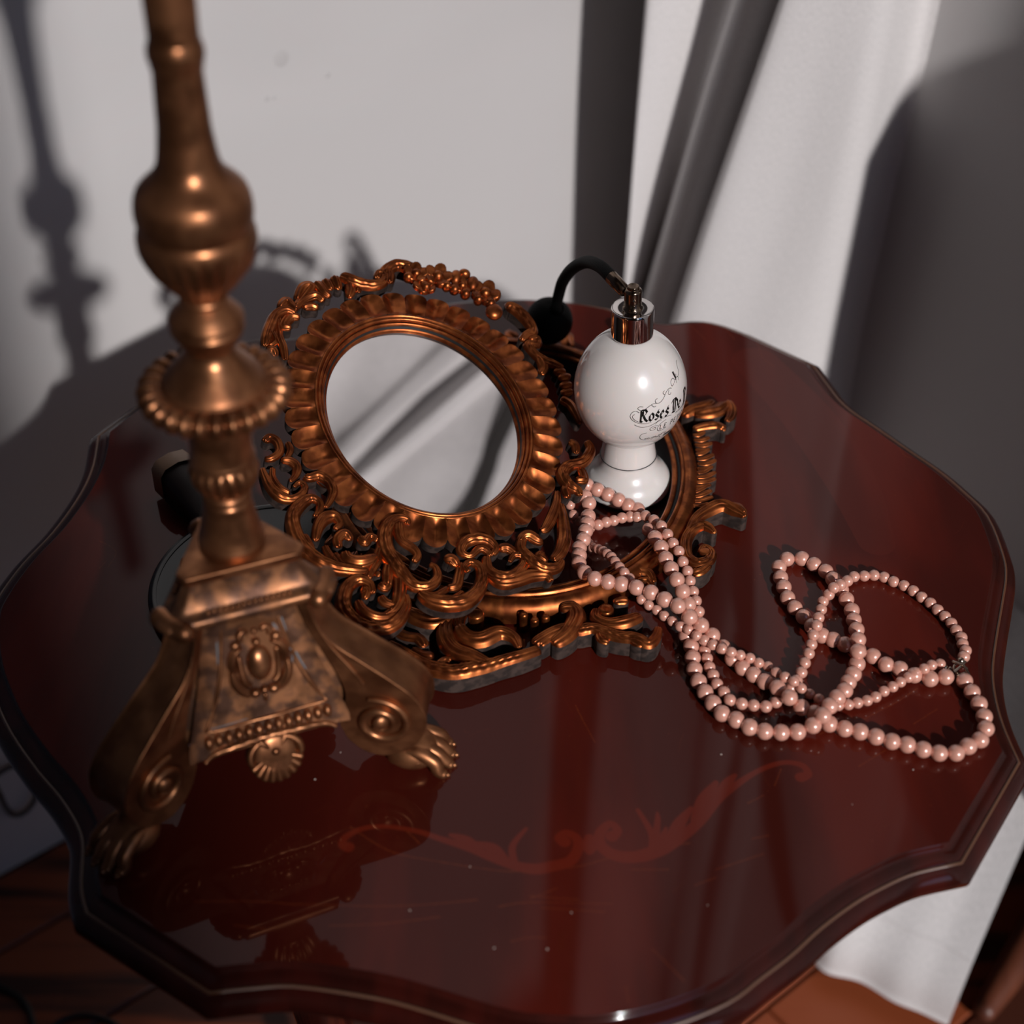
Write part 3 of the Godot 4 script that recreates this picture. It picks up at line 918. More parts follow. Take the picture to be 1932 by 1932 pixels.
	sw.call([-62.5, 62.6, 3.2, -67.7, 65.2, 5.1, -73.1, 61.2, 4.5, -77.2, 53.5, 3.2])
	sw.call([-64.7, 57.2, 3.2, -68.9, 57.5, 4.5, -73.2, 54.7, 3.8])
	sw.call([-69.8, 75.3, 4.5, -67, 72.8, 4.9, -63.4, 68.9, 4.5, -59.5, 66.8, 2.6])
	sw.call([-64.9, 79.2, 4.5, -62.6, 75.7, 4.9, -59.6, 71.7, 3.2])
	sw.call([-60.5, 82.2, 4.6, -58.2, 78.7, 4.9, -55.6, 73.7, 3.2])
	sw.call([-57.1, 84, 4.6, -53.2, 82.7, 5.9, -49.4, 81.3, 6.5, -43.2, 81.1, 6.2, -37.2, 82.4, 5.9, -32.8, 86.2, 4.6, -32.8, 91.3, 4, -36, 92, 4, -36.6, 87.6, 3.3])
	sw.call([-51.1, 80.8, 4.6, -49.6, 74.6, 4.9, -50.1, 68.7, 2.6])
	sw.call([-46.1, 79.8, 3.9, -45.9, 74, 3.2])
	sw.call([-29.6, 85.5, 4.6, -30.4, 92, 5.9, -32.6, 94.7, 5.9, -27.6, 100.1, 6.3, -20.8, 100.4, 7, -14.3, 98.5, 7.3, -10.2, 95.5, 6])
	sw.call([37.1, 86.5, 5.3, 40.2, 87.4, 6, 45.5, 84.7, 6.3, 50.9, 79.6, 6, 53.6, 73.8, 5, 50.4, 69.6, 4.6, 47.3, 64.6, 3.3])
	sw.call([52.5, 66.1, 3.9, 56.1, 68.7, 4.3, 57, 64.9, 3.9, 52.1, 62.7, 5.2, 54.3, 58.5, 4.6, 60.2, 54.5, 5.2, 66.5, 53, 4.6, 72.9, 51.5, 2.6])
	sw.call([57.6, 56.2, 3.9, 61.4, 49.2, 4.9, 60.2, 43.7, 3.2])
	sw.call([67.5, 46.9, 3.9, 71.1, 48.7, 4.6, 74.3, 48.7, 2.6])
	sw.call([70.2, 42.9, 4.5, 75.1, 45.8, 4.2, 76.9, 45.5, 2.6])
	sw.call([71.5, 37.7, 4.5, 76, 40.5, 4.2, 78.4, 41.1, 2.6])
	sw.call([72.6, 33.3, 3.9, 76.2, 35.8, 3.9, 79, 36.6, 2.6])
	sw.call([72.2, 29.7, 4.5, 77.3, 27.6, 4.5, 80.6, 22.3, 3.8, 84.1, 14.8, 2.6])
	for q in [[-15.9, 93.4, 6.6], [-3.6, 95.0, 7.6], [23.9, 90.0, 8.0], [-10.4, 85.9, 6.0], [10.6, 92.0, 5.6]]:
		rose(t, q[0], q[1], 6.0, q[2], q[0])
	for q in [[6.4, 96.8, 3.4, 5.0], [16.3, 94.7, 3.6, 5.2], [30.0, 77.5, 5.0, 5.4], [10.9, 100.6, 3.6, 3.0], [12.9, 85.9, 3.0, 3.0], [6.5, 87.4, 3.0, 3.0], [-9.4, 84.2, 2.6, 2.6], [20.5, 83.5, 2.8, 2.8], [2.0, 88.5, 2.8, 2.8], [27.5, 83.0, 3.0, 3.2], [-20.0, 89.0, 2.8, 2.8]]:
		boss(t, "bud", q[0], q[1], 6.2, Vector3(q[2], q[3], 3.6), M.gilt)

# ---------------------------------------------------------------- the frame lying flat
func build_frame() -> void:
	var bs := Basis(Vector3.RIGHT, Vector3.FORWARD, Vector3.UP)
	var t := thing("picture_frame", "larger gilt oval frame lying flat under the slanted mirror and the bottle", "picture frame", Vector3(0.03, T + 0.012, 0.02), bs)
	var rot := deg_to_rad(-83.7)
	oval_ring(t, "inner_groove", -32.2, 54.5, 107.5, 89.9, rot, [Vector2(0.4, -0.6), Vector2(0.0, -2.0), Vector2(-0.6, -8.0), Vector2(-4.0, -11.5)], M.black_groove, 192)
	oval_ring(t, "inner_rim", -32.2, 54.5, 107.5, 89.9, rot, [Vector2(3.2, -0.8), Vector2(2.8, 0.1), Vector2(1.4, 0.3), Vector2(0.4, -0.2), Vector2(0.2, -1.2)], M.gilt, 192)
	oval_ring(t, "inner_groove", -32.2, 54.5, 107.5, 89.9, rot, [Vector2(5.0, -0.6), Vector2(4.2, -1.6), Vector2(3.1, -0.8)], M.black_groove, 192)
	oval_ring(t, "rim", -32.2, 54.5, 107.5, 89.9, rot, [Vector2(7.4, 0.4), Vector2(6.8, 1.6), Vector2(6.0, 1.9), Vector2(5.2, 1.2), Vector2(4.9, -0.6)], M.gilt, 192)
	oval_ring(t, "frame_body", -32.2, 54.5, 107.5, 89.9, rot, [Vector2(15.5, -11.0), Vector2(15.8, -6.0), Vector2(14.8, -3.0), Vector2(12.8, -0.6), Vector2(10.5, 0.7), Vector2(8.6, 0.8), Vector2(7.2, 0.2)], M.gilt, 192)
	var leaf := func(l: Array): scroll(t, "border_leaf", l, 0.42, -2.4, -11.4, 2, M.gilt, M.gilt_side, 1.1)
	var sw := func(l: Array): scroll(t, "scroll_leaf", l, 0.6, -2.6, -11.4, 3 if l.size() > 12 else 2, M.gilt, M.gilt_side, 1.2)
	sw.call([-82.5, -67.1, 4.7, -77.2, -73.2, 8.2, -69.5, -76.1, 8.7, -62.1, -73.6, 7.6, -58, -68, 4.7])
	sw.call([-59.6, -69.6, 4.1, -61.8, -80.5, 6.4, -60.3, -90.3, 8, -55.2, -96.9, 8.5, -46.7, -101.1, 7.4, -38.7, -104.5, 4.5])
	sw.call([-55.4, -78.8, 5.2, -50.8, -87.1, 8.6, -43.3, -88.4, 8.6, -34.9, -83.7, 7.5, -28, -86.5, 5.7, -25.2, -93.9, 2.9])
	sw.call([-89.3, -91.8, 5.1, -82, -98.3, 6.8, -69.9, -106.7, 7.9, -56.8, -110.7, 7.8, -45.4, -107.6, 7.3, -34.6, -103, 6.2, -24.7, -99.1, 5.7, -15.2, -93.7, 5.1])
	sw.call([-85.1, -83.4, 4.6, -80.7, -86.3, 5.2, -74.2, -88.4, 5.2, -70.6, -94.3, 4.6])
	sw.call([-77, -94.5, 4, -71.9, -99.5, 5.1, -66.1, -100.8, 5.1])
	sw.call([-52, -68.7, 3.5, -55, -75, 5.2, -54.2, -82.6, 4])
	sw.call([-64.3, -105.2, 3.4, -60.8, -102.2, 3.4, -57.6, -102.8, 2.8])
	sw.call([-54.3, -107.8, 3.4, -50.2, -104.1, 3.4, -47.6, -104.7, 2.8])
	sw.call([-19, -90.8, 5.1, -10.4, -83.8, 5.8, -2.9, -79.9, 6.4, 4.1, -80.4, 6.4, 10.5, -79.5, 5.8, 17.4, -82.4, 6.3, 23.7, -84.5, 6.3, 31.1, -85.8, 6.3, 37.3, -89.4, 5.7, 41.4, -83.3, 4.6, 42.8, -77.2, 3.5])
	sw.call([-5.4, -66, 4.7, 1.2, -65.8, 7.6, 2.6, -72.8, 8.2, -1.9, -83.6, 8.1, -9.4, -90.6, 6.3])
	sw.call([-8.2, -78.5, 3.5, -9.9, -84.6, 4.6, -15.8, -91.5, 3.4])
	sw.call([13.1, -65.5, 3.5, 12.4, -71.8, 5.3, 18.7, -75.5, 6.4, 26.9, -74.5, 7, 35.2, -69.6, 5.3])
	sw.call([21.5, -60.5, 3.5, 25.4, -58.8, 4.7, 29.2, -58.7, 4.1])
	sw.call([13.2, -81, 3.5, 14.6, -87, 4, 18.2, -88.4, 2.9])
	sw.call([22.8, -81.5, 3.5, 23.6, -86.8, 4])
	sw.call([30.2, -82.1, 4, 31, -88.1, 4.6, 35.1, -90.2, 3.4])
	sw.call([67.9, 98.4, 4.9, 72.4, 102, 6.7, 76.8, 105, 6.7, 83.3, 108.8, 6.8, 87.6, 113.9, 3.6])
	sw.call([74.6, 99.3, 5.4, 82.6, 100.9, 8.5, 89.2, 104, 8.5, 94.9, 111.2, 6.8])
	sw.call([95.5, 113.4, 4.1, 97.3, 106.3, 5.4, 96.1, 98.5, 4.9, 93, 92.9, 2.7])
	sw.call([73.5, 86.1, 3.5, 79.5, 88.3, 4.9, 86.9, 89.2, 4.9, 91.2, 86.6, 3.5])
	sw.call([91.1, 90.1, 3.1, 90.6, 84.5, 2.6])
	sw.call([63, -6, 3.7, 68.6, 5.8, 6, 76.3, 13.3, 7.6, 83.7, 16.3, 7.7, 90.4, 12.3, 7, 95.1, 7.4, 3.2])
	sw.call([86.2, 18.2, 3.8, 91.3, 15.6, 5.7, 94.8, 10.2, 3.8])
	sw.call([77.4, -6.5, 2.5, 74.4, -1.7, 5.6, 70.5, -0, 6, 64.2, -6, 5.9, 60.9, -14.8, 5.9, 60.9, -25.2, 6.4, 65.5, -31, 7, 71.4, -28.3, 5.8, 73.7, -21.4, 5.2, 70.6, -18.1, 4.6, 68.2, -22.4, 3.1])
	sw.call([62.2, -37.8, 4.2, 66.8, -36, 5.5, 72.4, -30, 3.7])
	sw.call([31.3, -38.6, 3.6, 36.5, -36.8, 5.4, 40.8, -38.8, 4.8, 42.7, -44.9, 3])
	sw.call([34.4, -44.3, 3.6, 39.4, -43.4, 4.2, 41.7, -47.4, 3])
	sw.call([37.7, 189.9, 5, 40.5, 193.7, 6.2, 44.6, 192.9, 6.2, 47.5, 189.2, 5])
	sw.call([39, 184.3, 4.4, 42.7, 186.3, 5, 46.2, 184.5, 4.4])
	leaf.call([72.6, 79.9, 2.2, 76.1, 80.7, 3.4, 79.9, 83.6, 2.3])
	leaf.call([72.7, 75.4, 2.2, 77.4, 75.7, 3.4, 82.2, 78.1, 2.3])
	leaf.call([72.8, 71, 2.2, 77.9, 70.7, 3.4, 83.2, 72.6, 2.3])
	leaf.call([72.9, 66.6, 2.2, 77.1, 65.8, 3.4, 81.4, 67.1, 2.3])
	leaf.call([72.9, 62.2, 2.2, 76.8, 63.8, 3.4, 81, 67.5, 2.3])
	leaf.call([72.9, 57.8, 2.2, 77.9, 58.9, 3.4, 83.2, 62.1, 2.3])
	leaf.call([72.8, 53.5, 2.1, 78.3, 54.1, 3.4, 84, 56.8, 2.2])
	leaf.call([72.3, 49.2, 2.1, 76.9, 49.3, 3.3, 81.7, 51.4, 2.2])
	leaf.call([71.8, 44.9, 2.1, 76.3, 47.3, 3.3, 80.9, 51.8, 2.2])
	leaf.call([71.4, 40.7, 2.1, 76.9, 42.6, 3.3, 82.7, 46.6, 2.2])
	leaf.call([70.5, 36.5, 2.1, 76.3, 37.7, 3.3, 82.3, 41, 2.2])
	leaf.call([69.6, 32.3, 2.1, 74.3, 32.8, 3.3, 79.1, 35.3, 2.2])
	leaf.call([68.7, 28.2, 2.1, 73, 30.7, 3.3, 77.5, 35.2, 2.2])
	leaf.call([67.7, 24.5, 2.1, 73.2, 26.1, 3.3, 79, 29.8, 2.2])
	leaf.call([66.6, 20.8, 2.1, 72.8, 21.6, 3.2, 79.2, 24.3, 2.2])
	leaf.call([65.5, 17.1, 2.1, 71, 17, 3.2, 76.6, 18.9, 2.2])
	for q in [[-46.8, -71.3, 4.0], [17.5, -66.2, 4.0], [-23.3, -71.1, 2.1], [-17.9, -74.9, 2.1], [-12.5, -72.4, 2.1], [70.6, -21.9, 3.4]]:
		var m := MB.new()
		m.lathe([Vector2(q[2], -11.3), Vector2(q[2], -2.0), Vector2(q[2] * 0.86, -0.9), Vector2(q[2] * 0.5, -0.5), Vector2(0.02, -0.45)], 20, Vector3(q[0], q[1], 0) * 0.001, Basis(Vector3.RIGHT, Vector3.BACK, Vector3.DOWN), 0.001)
		put("knob", m.mesh(M.gilt), t)
	# hidden far side of the border
	for k in 40:
		var th := TAU * k / 40.0
		var a := oval(107.5, 89.9, rot, th, 15.0) + Vector2(-32.2, 54.5)
		var b := oval(107.5, 89.9, rot, th + 0.05, 25.0 + 4.0 * sin(k * 2.3)) + Vector2(-32.2, 54.5)
		var c := a.lerp(b, 0.5) + (b - a).rotated(PI / 2) * 0.12
		if a.y > 85.0 or a.x < -95.0:
			if b.y < 190 and b.x > -140:
				scroll(t, "scroll_leaf", [a.x, a.y, 7.0, c.x, c.y, 8.5, b.x, b.y, 5.0], 0.6, -2.6, -11.4, 2, M.gilt, M.gilt_side)

# ---------------------------------------------------------------- perfume bottle
var bt: Node3D
func body_r(h: float) -> float:      # an egg: half width 29.8, half height 34.5, its middle 66.9 mm up
	var d := (h - 66.9) / 34.5
	return 29.8 * sqrt(maxf(1.0 - d * d, 0.0))

func on_body(s: float, h: float, lift := 0.09) -> Vector3:
	var a := s / 29.5
	var r := body_r(h) + lift
	return Vector3(r * sin(a), h, r * cos(a)) * 0.001

# a flat-nib pen stroke laid on the porcelain; s along the round, h up, both millimetres
func pen(m: MB, l: Array, nib: Vector2, smooth := false) -> void:
	var p := v2s(l)
	if smooth:
		p = catmull(p, p.size() * 6)
	for i in p.size() - 1:
		var n := maxi(1, int(p[i].distance_to(p[i + 1]) / 0.8))
		for k in n:
			var a: Vector2 = p[i].lerp(p[i + 1], float(k) / n)
			var b: Vector2 = p[i].lerp(p[i + 1], float(k + 1) / n)
			var q := PackedVector3Array([on_body(a.x - nib.x, a.y - nib.y), on_body(a.x + nib.x, a.y + nib.y), on_body(b.x + nib.x, b.y + nib.y), on_body(b.x - nib.x, b.y - nib.y)])
			var nm := Vector3(q[0].x, 0, q[0].z).normalized()
			m.poly(q, PackedInt32Array([0, 1, 2, 0, 2, 3]), nm)

func glyph(strokes: Array, s: float, h: float, w: float, ht: float, nib: Vector2, called: String) -> void:
	var m := MB.new()
	for st in strokes:
		var o := []
		for k in range(0, st.size(), 2):
			o.append(s + st[k] * w + st[k + 1] * ht * 0.06)
			o.append(h + st[k + 1] * ht)
		pen(m, o, nib)
	put("letter", m.mesh(M.print_ink), bt)

func build_bottle() -> void:
	var up := Vector3(-0.04, 1, 0.0).normalized()
	var bs := Basis(up.cross(Vector3.BACK).normalized(), up, Vector3.BACK)
	bs = Basis(bs.x, up, bs.x.cross(up))
	bt = thing("perfume_bottle", "round white porcelain perfume atomizer on a flared foot, with black print and chrome collar", "perfume bottle", Vector3(0.064, T + 0.0008, -0.0237), bs)
	var foot := catmull(v2s([0.01, 0.2, 12, 0.0, 20, 0.0, 22.6, 0.5, 23.8, 2.0, 23.9, 4.5, 23.2, 8.0, 21.4, 11.2, 18.6, 14.4, 16.6, 17.6, 15.6, 21.0, 15.5, 22.4, 15.1, 22.9, 15.0, 24.0, 14.4, 28, 13.9, 33, 14.0, 36.4]), 90)
	var m := MB.new()
	m.lathe(foot, 72, Vector3.ZERO, Basis(), 0.001)
	put("foot", m.mesh(M.porcelain), bt)
	var bl := [Vector2(12.0, 35.6)]
	for k in 81:
		var h := 36.4 + 63.9 * k / 80.0
		bl.append(Vector2(body_r(h), h))
	m = MB.new()
	m.lathe(bl, 144, Vector3.ZERO, Basis(), 0.001)
	put("body", m.mesh(M.porcelain), bt)
	for q in [[15.3, 22.65, 0.28], [23.72, 2.2, 0.55]]:
		m = MB.new()
		var pr := []
		for k in 9:
			var a := TAU * k / 8
			pr.append(Vector2(q[0] + cos(a) * q[2], q[1] + sin(a) * q[2]))
		m.lathe(pr, 72, Vector3.ZERO, Basis(), 0.001)
		put("painted_line", m.mesh(M.ring_ink), bt)
	m = MB.new()
	m.lathe(v2s([10.3, 100.0, 10.8, 100.2, 10.95, 100.6, 10.95, 101, 10.95, 114.8, 10.9, 115.6, 10.6, 116.1, 10.2, 116.3, 9.0, 116.0, 6.5, 115.8, 4.0, 116.0, 0.02, 116.0]), 64, Vector3.ZERO, Basis(), 0.001)
	put("collar", m.mesh(M.chrome), bt)
	m = MB.new()
	m.lathe(v2s([5.2, 115.8, 5.2, 116.8, 4.6, 117.0, 4.5, 117.4, 4.5, 118, 4.5, 125.6, 4.5, 126.0, 4.2, 126.6, 3.6, 127.1, 3.2, 127.2, 3.1, 127.3, 3.0, 128.4, 2.9, 128.7, 2.5, 128.9, 0.02, 128.9]), 48, Vector3.ZERO, Basis(), 0.001)
	put("spray_head", m.mesh(M.worn_nickel), bt)
	m = MB.new()
	m.ball(Vector3(0.0, 0.1226, 0.0045), Vector3(0.0005, 0.0005, 0.0003), 8)
	put("spray_hole", m.mesh(M.black_groove), bt)
	# hose in the bottle's own axes
	var inv := (Transform3D(bs, bt.position)).affine_inverse()
	var hp := []
	for q in [[0.0560, 0.1235, -0.0262], [0.0488, 0.1275, -0.0340], [0.0429, 0.1250, -0.0500], [0.0373, 0.1122, -0.0755], [0.0314, 0.0930, -0.1010], [0.0271, 0.0715, -0.1230], [0.0252, 0.0512, -0.1387], [0.0237, 0.0380, -0.1440]]:
		hp.append(inv * Vector3(q[0], T + q[1], q[2]))
	var path := catmull(hp, 60)
	var mf := MB.new()
	mf.tube(PackedVector3Array(path.slice(0, 10)), PackedFloat32Array([0.0022, 0.0030, 0.0032, 0.0034, 0.0034, 0.0034, 0.0035, 0.0035, 0.0035, 0.0036]), 20)
	put("ferrule", mf.mesh(M.worn_nickel), bt)
	# braided sleeve: a tube with fine crossing ribs
	var rows := []
	var fine := catmull(path.slice(8), 260)
	var pv := (fine[1] - fine[0]) as Vector3
	var nn: Vector3 = pv.cross(Vector3(0.3, 1, 0.2)).normalized()
	for i in fine.size():
		var tg: Vector3 = (fine[mini(i + 1, fine.size() - 1)] - fine[maxi(i - 1, 0)]).normalized()
		nn = (nn - tg * nn.dot(tg)).normalized()
		var bb := tg.cross(nn)
		var r := PackedVector3Array()
		for k in 41:
			var a := TAU * k / 40
			var rr := 0.00335 + 0.00010 * sin(a * 10.0 + i * 0.9) * sin(a * 10.0 - i * 0.9)
			r.append(fine[i] + (nn * cos(a) + bb * sin(a)) * rr)
		rows.append(r)
	m = MB.new()
	m.grid(rows, true)
	put("hose", m.mesh(M.black_braid), bt)
	m = MB.new()
	var bc: Vector3 = inv * Vector3(0.0206, T + 0.028, -0.1487)
	m.ball(bc, Vector3.ONE * 0.0145, 40)
	put("bulb", m.mesh(M.black_braid), bt)
	m = MB.new()
	m.tube(PackedVector3Array([bc + (hp[-1] - bc) * 0.9, bc + (hp[-1] - bc) * 1.35]), PackedFloat32Array([0.0052, 0.0044]), 20)
	put("bulb_neck", m.mesh(M.black_braid), bt)
	# lettering: broad-nib strokes
	var nib := Vector2(0.52, 0.40)
	var cap := {
		"R": [[0.22, 0.97, 0.22, 0.05], [0.05, 0.85, 0.25, 0.98, 0.7, 0.96, 0.86, 0.78, 0.62, 0.56, 0.25, 0.5], [0.5, 0.5, 0.72, 0.2, 0.98, 0.02], [0.0, 0.0, 0.2, 0.12, 0.4, 0.0], [0.42, 0.9, 0.42, 0.55]],
		"D": [[0.12, 0.95, 0.6, 0.98, 0.95, 0.7, 0.95, 0.28, 0.6, 0.0, 0.1, 0.06], [0.3, 0.92, 0.22, 0.5, 0.3, 0.1], [0.55, 0.92, 0.55, 0.1], [0.02, 0.8, 0.14, 0.95]],
		"P": [[0.25, 0.97, 0.25, -0.12], [0.05, 0.86, 0.25, 0.98, 0.75, 0.95, 0.92, 0.7, 0.65, 0.46, 0.28, 0.46], [0.45, 0.9, 0.45, 0.1], [0.0, -0.02, 0.3, 0.06, 0.6, 0.0]],
		"o": [[0.5, 0.64, 0.15, 0.46, 0.15, 0.16, 0.5, 0.0, 0.85, 0.18, 0.85, 0.47, 0.5, 0.64]],
		"s": [[0.85, 0.5, 0.52, 0.64, 0.18, 0.46, 0.82, 0.2, 0.5, 0.0, 0.12, 0.1], [0.5, 0.62, 0.75, 0.78]],
		"e": [[0.18, 0.3, 0.78, 0.42, 0.5, 0.64, 0.15, 0.44, 0.15, 0.15, 0.5, 0.0, 0.88, 0.13]],
	}
	var bx := 2.6
	for g in [["R", 5.6, 7.6], ["o", 3.5, 7.6], ["s", 3.2, 7.6], ["e", 3.2, 7.6], ["s", 3.2, 7.6], ["", 1.6, 0.0], ["D", 5.8, 8.0], ["e", 3.4, 7.6], ["", 2.0, 0.0], ["P", 5.6, 8.2]]:
		if g[0] != "":
			glyph(cap[g[0]], bx, 65.4, g[1] * 0.86, g[2], nib, g[0])
		bx += g[1] * 0.94
	var thin := {"L": [[0, 1, 0, 0, 0.7, 0]], "E": [[0.7, 1, 0, 1, 0, 0, 0.7, 0], [0, 0.5, 0.55, 0.5]], "P": [[0, 0, 0, 1, 0.6, 1, 0.75, 0.75, 0.6, 0.5, 0, 0.5]], "T": [[0, 1, 0.9, 1], [0.45, 1, 0.45, 0]], "I": [[0.3, 1, 0.3, 0]]}
	bx = 15.2
	for g in ["L", "E", "", "P", "E", "T", "I", "T"]:
		if g != "":
			glyph(thin[g], bx, 57.6, 1.7, 3.2, Vector2(0.2, 0.16), g)
			glyph(thin[g], bx, 57.6, 1.7, 3.2, Vector2(-0.16, 0.2), g)
		bx += 2.0 if g == "" else (1.7 if g == "I" else 2.6)
	# small illegible script below, as dashes
	var dm := MB.new()
	for k in 11:
		var x := 7.0 + k * 1.1 + (0.9 if k > 2 else 0.0) + (0.9 if k > 5 else 0.0) + (0.8 if k > 8 else 0.0)
		pen(dm, [x, 52.1, x + 0.35, 52.8, x + 0.7, 52.2], Vector2(0.18, 0.12))
	for k in 6:
		pen(dm, [20.5 + k * 1.1, 49.2, 20.9 + k * 1.1, 51.4], Vector2(0.38, 0.2))
	for k in 9:
		pen(dm, [25.5 + k * 1.0, 63.6, 25.8 + k * 1.0, 64.8], Vector2(0.2, 0.12))
	put("script_line", dm.mesh(M.print_ink), bt)
	# flourishes
	for f in [
		[5.0, 74.6, 3.2, 74.9, 2.2, 74.0, 3.4, 72.9, 5.8, 73.1, 8.4, 74.6, 10.6, 75.4, 12.4, 75.2], [9.6, 74.9, 10.8, 73.6, 12.0, 73.8], 
		[13.2, 77.6, 11.8, 77.0, 12.2, 75.4, 14.2, 75.0, 16.6, 76.4, 19.0, 79.0, 21.6, 80.2, 23.4, 79.6], [18.2, 80.2, 17.0, 79.4, 17.8, 78.2], [21.4, 79.6, 20.4, 77.8, 21.6, 77.0, 22.4, 77.8],
		[3.0, 71.4, 1.2, 72.6, -0.9, 71.6, -1.6, 69.2, 0.0, 66.8, 3.0, 65.0, 6.6, 64.3, 9.4, 64.6], [0.6, 70.8, -0.5, 69.4, 0.6, 67.4, 2.6, 66.0],
		[0.6, 64.2, 3.6, 62.4, 7.4, 62.0, 11.0, 63.0, 14.4, 64.6, 18.6, 65.0, 22.0, 64.4], [12.0, 62.4, 13.0, 63.8, 15.4, 64.0],
		[13.6, 61.0, 11.4, 61.4, 9.2, 60.4, 9.6, 58.8, 11.6, 58.6, 12.6, 59.6, 11.6, 60.3, 10.6, 59.8], [18.4, 63.2, 15.4, 62.0, 13.6, 59.4, 14.2, 57.0, 16.4, 56.2, 19.6, 57.2],
		[7.6, 57.4, 5.0, 56.8, 4.0, 54.6, 5.2, 52.4, 8.0, 51.4, 11.4, 52.0], [11.2, 50.6, 13.2, 52.0, 15.4, 51.6, 15.0, 50.6, 14.0, 50.9], [18.2, 50.0, 16.8, 50.6, 17.0, 52.6, 19.6, 53.6],
		[26.0, 81.0, 24.2, 80.4, 24.0, 82.6, 26.2, 83.6, 27.6, 82.2, 26.6, 81.2], [28.4, 80.2, 29.6, 82.6, 31.4, 82.0, 30.8, 80.6], [31.4, 82.4, 33.8, 83.6, 36.0, 87.0, 38.6, 87.8]]:
		var fm := MB.new()
		pen(fm, f, Vector2(0.13, 0.10), true)
		pen(fm, f, Vector2(-0.08, 0.10), true)
		put("flourish", fm.mesh(M.print_ink), bt)
	var bf := MB.new()
	for w in [[28.6, 82.8, 28.0, 86.2], [28.9, 83.0, 29.0, 86.0], [28.4, 81.8, 28.9, 83.6], [29.0, 82.6, 30.4, 84.2]]:
		pen(bf, w, Vector2(0.34, 0.1))
	put("printed_butterfly", bf.mesh(M.print_ink), bt)

# ---------------------------------------------------------------- pearls
var pearl_mesh := {}
func strand(o: Node3D, r: float, l: Array) -> void:
	if not pearl_mesh.has(r):
		var m := MB.new()
		m.ball(Vector3.ZERO, Vector3.ONE * r * 0.001, 32)
		pearl_mesh[r] = m.mesh(M.pearl)
	var pts := []
	for k in range(0, l.size(), 3):
		var p := Vector3(l[k], l[k + 2], l[k + 1]) * 0.001
		pts.append(p)
		var b := put("pearl", pearl_mesh[r], o)
		b.position = p
		b.scale = Vector3.ONE * rng.randf_range(0.985, 1.015)
	var tm := MB.new()
	tm.tube(PackedVector3Array(pts), PackedFloat32Array([0.0005]), 6)
	put("thread", tm.mesh(M.thread), o)

